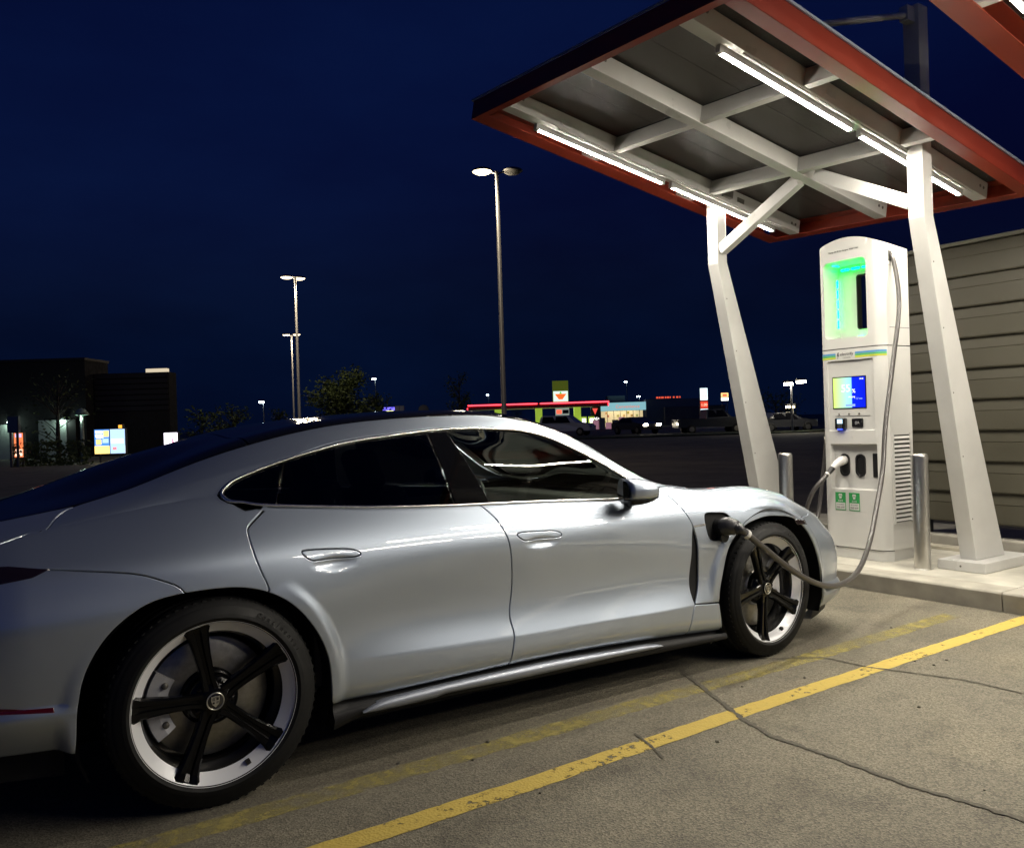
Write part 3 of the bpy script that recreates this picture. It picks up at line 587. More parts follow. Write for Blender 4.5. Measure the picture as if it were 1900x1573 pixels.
fender_front = smoothc([(3.1191, .534), (3.25, .565), (3.36, .60), (3.44, .66), (3.49, .76), (3.50, .915)])
fender_poly = L(fup[fu0:-1])+L(gr[:-1])+[(2.3175, .1464), (2.4, .14), (2.4884, .135)]+L(farch[i_fl+1:i_fm])+L(fender_front)+L(hood_side[1:])+[(2.26, .87)]
rocker_poly = [(2.3175, .1464), (2.4, .14), (2.4884, .135)]+L(farch[:i_fl][::-1][:max(1, i_fl-2)])+[(2.52, .012), (2.27, tb(2.27))]+L(flo[::-1][1:-1])
i_bu = near(rarch, bump[0])
T11 = 1.222
roof_line = L(smoothc(ST['roofedge']))+[(1.35, 1.216), (1.47, 1.21), (1.6, 1.205), (1.75, 1.20), (1.9, 1.19), (2.05, 1.17), (2.2, 1.13), (2.30, 1.08), (2.36, 1.02)]
tg = L(smoothc([(-.2055, 1.2351), (-.30, 1.231), (-.36, 1.222), (-.416, 1.19), (-.465, 1.08), (-.505, .90), (-.55, .80), (-.62, .752), (-.75, .73), (-.95, .70)]))
dlo_out = inset(np.array(L(DLO)+[(2.10, .80)]), 0)
top_out = L([(p[0], p[1]+.012) for p in dl_top[2:-6]])
tip_out = [(.112, .975), (.088, .93), (.080, .875), (.086, .80), (.108, .728), (.16, .708)]
i_d0 = near(belt, (.2051, .7175))
quarter_poly = [(-.95, .655)]+tg[::-1]+roof_line[1:]+[(2.255, .88), (2.2, .86), (2.13, .88), (2.10, .92)]+top_out+tip_out+L(drop(belt[i_d0:ib0], .006))+rdoor_+L(rarch[i_bu:i_rb][::-1])+L(bump[1:])+[(-.80, .655)]
bumper_r_poly = L(rarch[:i_bu+1])+L(bump[1:])+[(-.80, .655), (S0-.002, .655), (S0-.002, .0), (-.4385, .0)]
bumper_f_poly = L(farch[i_fm:])+[(3.337, .0), (S1+.002, .0), (S1+.002, .64), (3.75, .68), (3.62, .75), (3.52, .80), (3.495, .76), (3.44, .66), (3.36, .60), (3.25, .565)]
wind_half = L(smoothc([(1.50, 1.245), (1.62, 1.235), (1.75, 1.23), (1.9, 1.22), (2.05, 1.20), (2.2, 1.16), (2.29, 1.12)]))
cowl_line = L(smoothc([(2.29, 1.12), (2.34, 1.20), (2.40, 1.35), (2.45, 1.55), (2.47, TM)]))
mirh = lambda h: h+[(p[0], 2*TM-p[1]) for p in h[::-1]]
wind_poly = mirh([(1.53, TM), (1.52, 1.5), (1.50, 1.245)][0:0]+wind_half+cowl_line[1:-1])
hood_rear = L(smoothc([(2.43, 1.045), (2.47, 1.15), (2.52, 1.3), (2.57, 1.55), (2.59, TM)]))
cowl_poly = mirh([(2.32, 1.11)]+cowl_line[1:-1]) ; cowl_poly = cowl_line[:-1]+[(p[0], 2*TM-p[1]) for p in cowl_line[::-1]]+[(p[0], 2*TM-p[1]) for p in hood_rear]+hood_rear[::-1][1:]
hood_front = [(3.50, .93), (3.62, .98), (3.75, 1.05), (3.85, 1.15), (3.93, 1.3)]
hood_half = hood_rear[::-1][1:][::-1][0:0]+hood_rear[::-1]+L(hood_side[::-1][1:-2][::1])[2:]+hood_front
hood_poly = [p for p in hood_rear[::-1]]+[tuple(p) for p in hood_side[:-6][::-1]]+hood_front
hood_poly = hood_poly+[(3.95, 1.5), (3.95, TM)]
hood_poly = hood_poly[1:-1]+[(p[0], 2*TM-p[1]) for p in hood_poly[::-1][1:-1]]
roof_half = [(.25, 1.2246), (.4556, 1.2246), (.7308, 1.2242), (.9738, 1.2185), (1.2396, 1.2175), (1.36, 1.218), (1.47, 1.226)]
roof_poly = roof_half+[(1.52, 1.5), (1.535, TM), (1.52, 2*TM-1.5)]+[(p[0], 2*TM-p[1]) for p in roof_half[::-1]]
rw_half = [(-.79, 1.6), (-.77, 1.4), (-.71, 1.255), (-.60, 1.236), (-.45, 1.236), (-.34, 1.236), (-.2055, 1.238), (-.0425, 1.2395), (.1, 1.231), (.25, 1.2246)]
rearwin_poly = rw_half+[(p[0], 2*TM-p[1]) for p in rw_half[::-1]]
tail_half = [(S0+.02, .70)]+tg[::-1]+[(-.24, 1.262), (-.34, 1.283), (-.42, 1.37), (-.48, 1.5)]
tailgate_poly = [(S0+.01, .69), (-1.0, .69)]+[p for p in tg[::-1] if p[0] < -.375][2:]+[(-.385, 1.226), (-.45, 1.231), (-.60, 1.231), (-.712, 1.25), (-.775, 1.4), (-.795, 1.6)]
tailgate_poly = tailgate_poly+[(p[0], 2*TM-p[1]) for p in tailgate_poly[::-1]]

hR = smoothc(ST['handR'], .006, True); hF = smoothc(ST['handF'], .006, True); port = smoothc(ST['port'], .006, True)
for sd, nm in ((1, 'right'), (-1, 'left')):
    fd = carpart(panel('door', front_door_poly, paint, car, [hF], (sd,))); rd = carpart(panel('door', rear_door_poly, paint, car, [hR], (sd,)))
    panel('handle', hF, paint, fd, (), (sd,), gap=.0016, off=.0005, step=.012, flange=.006); panel('handle', hR, paint, rd, (), (sd,), gap=.0016, off=.0005, step=.012, flange=.006)
    carpart(panel('fender', fender_poly, paint, car, [port] if sd > 0 else [], (sd,)))
    carpart(panel('rocker_panel', rocker_poly, paint, car, (), (sd,)))
    carpart(panel('rear_quarter_panel', quarter_poly, paint, car, (), (sd,)))
    # side glass: front pane, pillar cover, rear pane, quarter pane
    q0, q1 = ST['qdiv']; b0, b1 = ST['bp1']; c0, c1 = ST['bp2']
    def seg(curve, sa, sb):
        a = [tuple(p) for p in curve if min(sa, sb) < p[0] < max(sa, sb)]; return a
    top_f = [p for p in L(dl_top) if p[0] > c0[0]]; bot_f = [p for p in L(dl_bot) if p[0] > c1[0]]
    carpart(panel('side_window', [c0]+top_f[::-1]+[(2.095, .82)]+bot_f[::-1]+[c1], glass_front, car, (), (sd,), off=-.004, gap=.004, flange=.004))
    carpart(panel('pillar_cover', [b0]+seg(dl_top, b0[0], c0[0])[::-1]+[c0, c1]+seg(dl_bot, b1[0], c1[0])[::-1]+[b1], gloss_black, car, (), (sd,), off=-.003, gap=.003, flange=.004))
    carpart(panel('side_window', [q0]+seg(dl_top, q0[0], b0[0])[::-1]+[b0, b1]+seg(dl_bot, q1[0], b1[0])[::-1]+[q1], glass_rear, car, (), (sd,), off=-.004, gap=.004, flange=.004))
    rear_t = [p for p in L(dl_top) if p[0] < q0[0] and p[1] > .86]; rear_b = [p for p in L(dl_bot) if p[0] < q1[0]]
    carpart(panel('quarter_window', [q0]+rear_t+rear_b+[q1], glass_rear, car, (), (sd,), off=-.004, gap=.004, flange=.004))
    ob = strip('window_trim', L(DLO), .006, chrome, car, .003, sd); carpart(ob)
    # black seal between trim and paint
    so = [(p[0], p[1]+.006) for p in dl_top[2:-6]]+[(.118, .97), (.095, .925), (.088, .875), (.094, .805), (.114, .735)]
    carpart(strip('window_seal', so, .006, black_plastic, car, -.004, sd))
carpart(panel('windscreen', wind_poly, glass_wind, car, off=-.002)); carpart(panel('cowl_panel', cowl_poly, black_plastic, car, off=-.006))
carpart(panel('hood', hood_poly, paint, car)); carpart(panel('roof_panel', roof_poly, gloss_black, car, off=-.001)); carpart(panel('rear_window', rearwin_poly, gloss_black, car, off=-.001))
carpart(panel('tailgate', tailgate_poly, paint, car)); 
carpart(panel('bumper', bumper_r_poly, paint, car, (), (1, -1))); carpart(panel('bumper', bumper_f_poly, paint, car, (), (1, -1)))
for sd in (1, -1):
    tl = [(-.49, .6305), (-.60, .655), (-.9, .68), (-1.2, .68), (-1.2, .60), (-.9, .592), (-.63, .594), (-.538, .608)]
    carpart(panel('tail_lamp', tl, smoke_lens, car, (), (sd,), off=.0015, gap=0, flange=.004))
    carpart(panel('side_reflector', ST['marker'], red_lens, car, (), (sd,), off=.0015, gap=0, flange=.004))
    carpart(panel('marker_lamp', [(3.10, .536), (3.19, .545), (3.275, .552), (3.29, .535), (3.25, .521), (3.125, .508)], smoke_lens, car, (), (sd,), off=.0008, gap=0, flange=.002))
    carpart(panel('headlamp', smoothc([(3.50, .70), (3.60, .63), (3.74, .61), (3.80, .66), (3.78, .76), (3.66, .80), (3.56, .79)], .01, True), lamp_glass, car, (), (sd,), off=.0015, gap=0, flange=.004))
# dark backing behind the gaps, and the pocket of the charging port
back_poly = L(rarch)+[(.43, .0), (2.53, .0)]+L(farch[1:])+[(3.35, 0), (3.7, 0), (3.7, .6), (3.4, .8), (2.4, .80), (2.05, .70), (1.1, .70), (.4, .70), (.1, .70), (-.3, .8), (-.9, .6), (-.9, .0), (-.45, .0)]
carpart(panel('body_shell', back_poly, dark_void, car, (), (1, -1), gap=.006, off=-.013, flange=.002))
carpart(panel('hood_liner', [(2.4, .95), (3.4, .85), (3.7, 1.2), (3.7, 2*TM-1.2), (3.4, 2*TM-.85), (2.4, 2*TM-.95)], dark_void, car, off=-.02, flange=.002))
fl_lin = MB()
pp, pn = surf(port, -.002); c = pp.mean(0)
pk = MB(); n = len(pp); inner = pp*.86+c*.14; inner[:, 1] += .075
pk.add(list(pp)+list(inner), [(i, (i+1) % n, n+(i+1) % n, n+i) for i in range(n)]+[tuple(range(n, 2*n))], False)
carpart(pk.build('charge_port', black_plastic, car)); 
pi, _ = surf(ST['portslit'], .001); carpart(MB().add(list(pi), [(0, 1, 2, 3)]).build('port_trim', chrome, car))
# wheel wells, floor pan
for cx in (WH[0][0], WH[1][0]):
    for sd in (1, -1):
        w = MB(); M = Matrix.Translation((cx, -sd*.955, .352)) @ Matrix.Rotation(sd*R(90), 4, 'X')
        pr = [(.425, .0), (.435, -.02), (.435, -.36), (.30, -.37), (.05, -.37)]; n_ = 40; V = [M @ Vector((r_*math.cos(a), sd*r_*math.sin(a), h_)) for r_, h_ in pr for a in np.linspace(R(-24), R(204), n_)]
        w.add(V, [(i*n_+j, i*n_+j+1, (i+1)*n_+j+1, (i+1)*n_+j) for i in range(4) for j in range(n_-1)], True); carpart(w.build('wheel_well', dark_void, car))
fp = MB(); fp.hexa([(-.95, -.72, .2), (-.46, -.86, .19), (-.46, .86, .19), (-.95, .72, .2), (-.95, -.72, .24), (-.46, -.86, .3), (-.46, .86, .3), (-.95, .72, .24)])
fp.hexa([(.43, -.90, .16), (2.48, -.89, .15), (2.48, .89, .15), (.43, .90, .16), (.43, -.92, .24), (2.48, -.91, .2), (2.48, .91, .2), (.43, .92, .24)])
fp.hexa([(-.46, -.55, .18), (3.6, -.55, .15), (3.6, .55, .15), (-.46, .55, .18), (-.46, -.55, .5), (3.6, -.55, .45), (3.6, .55, .45), (-.46, .55, .5)])
carpart(fp.build('floor_pan', dark_void, car))
# front lip under the bumper
lipm = MB(); ss = np.linspace(3.337, S1, 40); P1, _ = surf([(s, .004) for s in ss], 0); lp = []
for sd in (1, -1):
    Q = P1.copy(); Q[:, 1] *= sd; n = len(Q); up = [tuple(p+np.array([0, 0, .004])) for p in Q]; dn = [(p[0]-.004, p[1]*.985, p[2]-.055+.02*min(1, i/8)) for i, p in enumerate(Q)]; bk = [(p[0]-.07, p[1]*.9, p[2]-.05) for p in Q]
    lipm.add(up+dn+bk, [(i, i+1, n+i+1, n+i) for i in range(n-1)]+[(n+i, n+i+1, 2*n+i+1, 2*n+i) for i in range(n-1)], True)
carpart(lipm.build('front_lip', sill_black, car))
# sills: black side skirt with a silver blade
for sd in (1, -1):
    xs = np.linspace(.42, 2.53, 60); body = surf([(x, tb(x)) for x in xs])[0]; k = MB(); V = []
    for i, x in enumerate(xs):
        yb, zb = -body[i, 1], body[i, 2]; e = np.clip((x-.42)/.10, 0, 1); e2 = np.clip((2.53-x)/.15, 0, 1)
        zl = .186-.04*np.clip((x-.9)/1.6, 0, 1)-.028*(1-e)
        prof = [(yb-.006, zb+.006), (yb-.012, zb-.004), (yb-.016-.012*e2*e, zb-.022), (.962+.010*e*e2, .5*(zb+zl)+.012), (.974*1, .5*(zb+zl)-.010), (.962, zl+.006), (.93, zl), (.80, zl+.006)]
        V += [(x, -sd*w_, z_) for w_, z_ in prof]
    m = 8; k.add(V, [(i*m+j, i*m+j+1, (i+1)*m+j+1, (i+1)*m+j) for i in range(len(xs)-1) for j in range(m-1)], True)
    k.add(V[:m], [tuple(range(m))]); k.add(V[-m:], [tuple(range(m))[::-1]])
    sk = carpart(k.build('side_skirt', sill_black, car))
    up = np.array([(.528, .213), (.56, .226), (.587, .234), (.638, .240), (.912, .245), (1.343, .242), (1.75, .226), (2.066, .205), (2.075, .199)]); lo = np.array([(.528, .209), (.58, .205), (.676, .203), (.84, .204), (.885, .211), (1.0, .209), (1.341, .200), (1.75, .198), (2.066, .193), (2.075, .197)])
    xs = np.linspace(.53, 2.072, 70); zu = pchip(up[:, 0], up[:, 1], xs); zl = pchip(lo[:, 0], lo[:, 1], xs); k = MB(); V = []
    for x, a, b in zip(xs, zu, zl): V += [(x, -sd*.955, a+.001), (x, -sd*.974, a), (x, -sd*.984, a-.25*(a-b)), (x, -sd*.986, b+.3*(a-b)), (x, -sd*.980, b), (x, -sd*.96, b-.001)]
    m = 6; k.add(V, [(i*m+j, i*m+j+1, (i+1)*m+j+1, (i+1)*m+j) for i in range(len(xs)-1) for j in range(m-1)], True)
    k.build('sill_blade', blade_mat, sk)
# ---- door mirrors
def mirror(sd):
    cR, sR = math.cos(R(24)), math.sin(R(24))
    root = bpy.data.objects.new('door_mirror', None); link(root); root.parent = car; root.location = -CO
    def shell(z0, z1, mt, nm):
        k = MB(); xs = [0, .02, .05, .085, .12, .142, .15]; n = 28; V = []
        for i, dx in enumerate(xs):
            f = (1-(dx/.155)**2.4)**.5 if dx > 0 else 1
            for j in range(n):
                a = 2*math.pi*j/n; ca, sa = math.cos(a), math.sin(a); e = .72
                yy = (abs(ca)**e)*math.copysign(1, ca)*.082*(.35+.65*f); zz = (abs(sa)**e)*math.copysign(1, sa)*.062*(.3+.7*f)
                zz = min(max(zz, z0), z1)
                yy += .012*(zz/.07); xx = dx+.012*yy/.09-.07; V.append((1.965+xx*cR-yy*sR, -sd*(.965+yy*cR+xx*sR), .942+zz-.012*(yy/.09)))
        F = [(i*n+j, i*n+(j+1) % n, (i+1)*n+(j+1) % n, (i+1)*n+j) for i in range(len(xs)-1) for j in range(n)]+[tuple(range(n))[::-1], tuple(range((len(xs)-1)*n, len(xs)*n))]
        k.add(V, F, True); return k.build(nm, mt, root)
    shell(-.022, .08, paint, 'mirror_cap'); shell(-.08, -.023, gloss_black, 'mirror_base')
    g = MB(); n = 24; V = [(1.965-.0725*cR-(.074*abs(math.cos(2*math.pi*j/n))**.72*math.copysign(1, math.cos(2*math.pi*j/n)))*sR, -sd*(.965-.0725*sR+cR*.074*abs(math.cos(2*math.pi*j/n))**.72*math.copysign(1, math.cos(2*math.pi*j/n))), .942+.053*abs(math.sin(2*math.pi*j/n))**.72*math.copysign(1, math.sin(2*math.pi*j/n))) for j in range(n)]
    g.add(V, [tuple(range(n))]); g.build('mirror_glass', gloss_black, root)
    MB().tube([(1.985, -sd*.86, .878), (1.975, -sd*.90, .886), (1.965, -sd*.945, .90)], [.026, .022, .020], 12).build('mirror_arm', gloss_black, root)
for sd in (1, -1): mirror(sd)
# ---- cabin
def cabin():
    r_ = bpy.data.objects.new('cabin', None); link(r_); r_.parent = car; r_.location = -CO
    for y in (-.38, .38):
        k = MB(); k.box(1.02, 1.52, y-.25, y+.25, .42, .58); k.build('seat_base', leather, r_, bevel=.05, seg=3)
        M = Matrix.Translation((1.05, y, .55)) @ Matrix.Rotation(R(-20), 4, 'Y')
        MB().box(-.09, .05, -.24, .24, 0, .5, M).build('seat_back', leather, r_, bevel=.05, seg=3); MB().box(-.07, .02, -.13, .13, .5, .68, M).build('headrest', leather, r_, bevel=.035, seg=3)
    MB().box(.05, .45, -.6, .6, .45, .62).build('rear_seat', leather, r_, bevel=.05); M = Matrix.Translation((.1, 0, .6)) @ Matrix.Rotation(R(-25), 4, 'Y'); MB().box(-.08, .05, -.58, .58, 0, .42, M).build('rear_seat_back', leather, r_, bevel=.05)
    k = MB(); k.prism([(1.95, .62), (2.02, .80), (2.12, .87), (2.5, .86), (2.5, .5), (1.98, .5)], -.74, .74, Matrix.Rotation(R(90), 4, 'X')); k.build('dashboard', leather, r_, bevel=.015)
    k = MB(); k.lathe([(.185+.016*math.cos(a), .016*math.sin(a)) for a in np.linspace(0, 2*math.pi, 9)[:-1]], 32, Matrix.Translation((1.80, .38, .78)) @ Matrix.Rotation(R(-68), 4, 'Y'), closed=True); k.build('steering_wheel', black_plastic, r_)
    MB().tube([(1.81, .38, .775), (2.05, .38, .70)], [.05, .035], 12).build('steering_column', black_plastic, r_)
    MB().box(.0, 2.4, -.80, .80, .27, .32).build('cabin_floor', leather, r_); MB().box(1.0, 2.1, -.12, .12, .32, .60).build('centre_console', leather, r_, bevel=.03)
    MB().box(.4, 1.5, -.84, -.80, .3, .86).build('door_card', leather, r_); MB().box(.4, 1.5, .80, .84, .3, .86).build('door_card', leather, r_)
    MB().box(1.5, 2.2, -.82, -.78, .3, .84).build('door_card', leather, r_); MB().box(1.5, 2.2, .78, .82, .3, .84).build('door_card', leather, r_)
cabin()
# ---- wheels
rim_silver = mat('silver_rim_barrel', (.84,.85,.88), .38, metal=.1, coat=.3); rim_black = mat('gloss_black_spoke', (.003,.003,.0035), .16, spec=.22)
disc_mat = mat('brake_disc_steel', (.30,.29,.27), .38, metal=.9, nscale=60, namt=.15); caliper_mat = mat('grey_caliper', (.58,.58,.60), .4, metal=.1)
cap_mat = mat('wheel_cap_black', (.02,.02,.02), .2, coat=.5); crest_mat = mat('crest_silver', (.6,.58,.52), .3, metal=.9)
tyre_text = mat('tyre_lettering', (.045,.045,.045), .5)
def wheel(cx, sd, width, ang, steer, rot_cal, rt=.357):
    """local frame: z = outward axle, x,y in the wheel plane (y up)"""
    root = bpy.data.objects.new('wheel', None); link(root); root.parent = car
    yo = .968 if cx < 1 else .952
    root.matrix_local = Matrix.Translation((cx-CO.x, -sd*yo, rt-.002)) @ Matrix.Rotation(steer, 4, 'Z') @ (Matrix.Rotation(R(90), 4, 'X') if sd > 0 else Matrix.Rotation(R(180), 4, 'Z') @ Matrix.Rotation(R(90), 4, 'X'))
    k = MB(); hw = width
    k.lathe([(.276, .004), (.283, .012), (.290, .0135), (.2905, .0155), (.294, .0158), (.2945, .0148), (.305, .019), (.3055, .0175), (.325, .0175), (.3255, .0162), (.332, .0155), (.3325, .0125), (.340, .010), (.350, -.004), (.355, -.020), (.3565, -.035), (.3565, -.062), (.350, -.064), (.350, -.072), (.357, -.074), (.357, -.118), (.350, -.120), (.350, -.130), (.357, -.132), (.357, -.19), (.350, -.192), (.35, -.2), (.356, -.202), (.352, -hw+.03), (.335, -hw), (.30, -hw), (.276, -hw+.01)], 96)
    ty = k.build('tyre', rubber, root)
    # shoulder blocks
    tb_ = MB()
    for i in range(72):
        a = 2*math.pi*i/72; M = Matrix.Rotation(a, 4, 'Z'); tb_.box(.340, .3558, -.0055, .0055, -.030, -.0075, M)
    tb_.build('tread_blocks', rubber, ty, kind='stuff')
    for i, ch in enumerate('Continental'):
        a = R(62)-i*.062; M = Matrix.Rotation(a-R(90), 4, 'Z') @ Matrix.Translation((0, .318, .0185)); text('tyre_lettering', ch, .024, tyre_text, M, ty, depth=.0012)
    b = MB(); b.lathe([(.2785, .008), (.283, .010), (.285, .006), (.284, .0), (.279, .003), (.272, -.004), (.262, -.014), (.250, -.025), (.2405, -.034)], 96); rim = b.build('rim', rim_silver, root)
    ib = MB(); ib.lathe([(.2404, -.0342), (.233, -.050), (.228, -.085), (.2255, -.092), (.2235, -.22), (.24, -hw+.02)], 64); ib.build('rim_inner', cap_mat, rim)
    for q in range(5):
        a = ang+q*R(72); V = []; st_ = [(.040, .030, -.030), (.075, .0245, -.030), (.12, .0245, -.026), (.165, .0270, -.021), (.21, .0315, -.015), (.245, .038, -.009), (.268, .047, -.003), (.2845, .056, .002)]
        for r_, h_, zf in st_:
            gd = min(1, max(.1, (.275-r_)/.03)); th = .030+.02*max(0, (.12-r_)/.08)
            V += [(r_, -h_, zf-th), (r_, -h_, zf-.006), (r_, -h_*.78, zf), (r_, -h_*.30, zf-.001), (r_, -h_*.18, zf-.010*gd), (r_, h_*.18, zf-.010*gd), (r_, h_*.30, zf-.001), (r_, h_*.78, zf), (r_, h_, zf-.006), (r_, h_, zf-th)]
        m = 10; s_ = MB(); M = Matrix.Rotation(a, 4, 'Z'); V = [M @ Vector(v) for v in V]
        s_.add(V, [(i*m+j, i*m+(j+1) % m, (i+1)*m+(j+1) % m, (i+1)*m+j) for i in range(len(st_)-1) for j in range(m)]+[tuple(range(m)), tuple(range((len(st_)-1)*m, len(st_)*m))[::-1]])
        s_.build('spoke', rim_black, rim)
        # bolt between spokes
        M2 = Matrix.Rotation(a+R(36), 4, 'Z') @ Matrix.Translation((.062, 0, -.052)); MB().lathe([(.0, .012), (.009, .012), (.011, .008), (.011, -.01)], 10, M2).build('wheel_bolt', rim_black, rim)
    h = MB(); h.lathe([(.0, -.030), (.036, -.030), (.046, -.033), (.075, -.050), (.088, -.058), (.09, -.10)], 48); h.build('hub', rim_black, rim)
    cp = MB(); cp.lathe([(.0, -.0215), (.028, -.022), (.031, -.024)], 32); cap = cp.build('hub_cap', cap_mat, root)
    cr = MB(); cr.lathe([(.0285+.0025*math.cos(t), -.0225+.002*math.sin(t)) for t in np.linspace(0, 2*math.pi, 9)[:-1]], 40, closed=True); cr.build('cap_ring', crest_mat, cap)
    sh = MB(); pts = [(-.0145, .018), (-.008, .0165), (0, .0185), (.008, .0165), (.0145, .018), (.0140, .002), (.0105, -.0105), (0, -.020), (-.0105, -.0105), (-.0140, .002)]
    sh.prism(pts, -.0212, -.0202); crest = sh.build('crest', crest_mat, cap)
    cm = MB()
    for (x0, x1, y0, y1) in ((-.0115, -.002, .007, .0095), (-.0115, -.002, .003, .0055), (.002, .0115, -.003, -.0005), (.002, .0100, -.0070, -.0045), (.003, .0115, .004, .0125), (-.0105, -.003, -.008, -.001), (-.009, .009, .0118, .0138)): cm.box(x0, x1, y0, y1, -.0201, -.0196)
    cm.build('crest_mark', cap_mat, crest)
    d = MB(); d.lathe([(.10, -.108), (.205, -.108), (.208, -.110), (.208, -.140), (.10, -.142)], 72); dk = d.build('brake_disc', disc_mat, root)
    hb = MB(); hb.lathe([(.0, -.088), (.085, -.088), (.098, -.094), (.10, -.12)], 40); hb.build('disc_hat', rim_black if cx < 1 else disc_mat, dk)
    c_ = MB(); V = []
    for j in range(13):
        a = rot_cal+R(-34+68*j/12); hgt = .012*math.sin(math.pi*j/12)
        for r_, z_ in ((.142, -.105), (.142, -.088-hgt), (.175, -.080-hgt), (.212, -.084-hgt), (.216, -.10), (.216, -.15)): V.append((r_*math.cos(a), r_*math.sin(a), z_))
    m = 6; c_.add(V, [(i*m+j, i*m+j+1, (i+1)*m+j+1, (i+1)*m+j) for i in range(12) for j in range(m-1)]); c_.add(V[:m], [tuple(range(m))]); c_.add(V[-m:], [tuple(range(m))[::-1]])
    cal = c_.build('brake_caliper', caliper_mat, root)
    for da in (-24, 24):
        M2 = Matrix.Rotation(rot_cal+R(da), 4, 'Z') @ Matrix.Translation((.165, 0, -.085)); MB().lathe([(.0, .006), (.010, .006), (.012, .002), (.012, -.01)], 10, M2).build('caliper_bolt', grey_bolt, cal)
    v = MB(); M2 = Matrix.Rotation(R(-66), 4, 'Z') @ Matrix.Translation((.258, 0, -.02)); v.box(-.012, .004, -.008, .008, -.004, .010, M2); v.build('valve', black_plastic, rim)
wheel(0, 1, .30, R(30.5), 0, R(180)); wheel(2.9, 1, .262, R(41.5), R(4.5), R(8)); wheel(0, -1, .30, R(20), 0, R(180)); wheel(2.9, -1, .262, R(10), R(4.5), R(180))

# ------------------------------------------------------------------ the fast charger
ch_white = mat('charger_white', (.66,.655,.63), .34, nscale=3, namt=.05, bump=.04, bscale=400)
seam = mat('shadow_gap', (.05,.05,.045), .7); ink = mat('grey_print', (.10,.10,.10), .6); black_gloss = mat('reader_black', (.012,.012,.014), .18, coat=.4)
CX, CZ0 = 5.215, .128
YC, HW = .130, .290
def front_x(y, z=1):     # bowed front with rolled corners
    q = abs((y-YC)/HW); return CX+.012*q*q+.060*max(0, (q-.74)/.26)**2.2
ch = empty('charging_station', (5.4, YC, CZ0), label='tall white fast charger with green glowing niche and lit screen', cat='charger')
CHO = Vector((5.4, YC, CZ0))
def cp(o): o.location = o.location-CHO; return o
def topz(y): return 2.668-.075*((y-YC-.02)/HW)**2
def plate(name, outer, holes, mt, depth_fn, parent, step=.03, back=None):
    """flat CDT sheet in (y,z), pushed to depth by depth_fn"""
    rings = []
    for i, r_ in enumerate([outer, *holes]):
        P = dens(r_, .02)
        if (area(P) > 0) != (i == 0): P = P[::-1]
        rings.append(P)
    pts = []; edges = []
    for P in rings: n0 = len(pts); pts += [Vector(p) for p in P]; edges += [(n0+i, n0+(i+1) % len(P)) for i in range(len(P))]
    lo, hi = rings[0].min(0), rings[0].max(0); g = np.stack(np.meshgrid(np.arange(lo[0]+.004, hi[0], step*.7), np.arange(lo[1]+.004, hi[1], step*2)), -1).reshape(-1, 2)
    ok = inside(inset(rings[0], .006), g)
    for h in rings[1:]: ok &= ~inside(inset(h, .006), g)
    pts += [Vector(p) for p in g[ok]]
    vo, _, fo, *_ = delaunay_2d_cdt(pts, edges, [], 0, 1e-7); V2 = np.array([tuple(v) for v in vo]); F = np.array([f for f in fo if len(f) == 3]); c = V2[F].mean(1); keep = inside(rings[0], c)
    for h in rings[1:]: keep &= ~inside(h, c)
    k = MB(); k.add([(depth_fn(y, z), y, z) for y, z in V2], [tuple(f) for f in F[keep]], True); return k, rings
def rrect(y0, y1, z0, z1, r_=.03, n=6, bow=0):
    P = []
    for cy, cz, a0 in ((y1-r_, z1-r_, 0), (y0+r_, z1-r_, 90), (y0+r_, z0+r_, 180), (y1-r_, z0+r_, 270)):
        for i in range(n+1): a = R(a0+90*i/n); y = cy+r_*math.cos(a); P.append((y, cz+r_*math.sin(a)+bow*(1-((y-(y0+y1)/2)/((y1-y0)/2))**2)))
    return P
YL, YR = YC+HW, YC-HW     # left (far) and right (near) edges seen from the bay
niche = rrect(-.035, .345, 1.872, 2.485, .035, bow=.018)
ys = np.linspace(YR, YL, 25)
outer = [(YR, 1.795), (YL, 1.795)]+[(y, topz(y)) for y in ys[::-1]]
k, rings = plate('head', outer, [niche], ch_white, front_x, ch)
XB = 5.585
# sides and top of the head
def side(k, y, z0, z1, zb1=None):
    x0 = front_x(y); zb1 = z1-.03 if zb1 is None else zb1
    k.add([(x0, y, z0), (XB, y, z0), (XB, y, zb1), (x0, y, z1)], [(0, 1, 2, 3)])
side(k, YR, 1.795, topz(YR)); side(k, YL, 1.795, topz(YL))
k.add([(front_x(y), y, topz(y)) for y in ys]+[(XB, y, topz(y)-.03) for y in ys], [(i, i+1, len(ys)+i+1, len(ys)+i) for i in range(len(ys)-1)], True)
bk, _ = plate('b', [(YR, 1.795), (YL, 1.795)]+[(y, topz(y)-.03) for y in ys[::-1]], [rrect(-.03, .345, 1.88, 2.47, .02)], ch_white, lambda y, z: XB, ch)
k.add(bk.v, bk.f)
k.add([(front_x(YR), YR, 1.795), (XB, YR, 1.795), (XB, YL, 1.795), (front_x(YL), YL, 1.795)], [(0, 1, 2, 3)])
head = cp(k.build('head_housing', ch_white, ch))
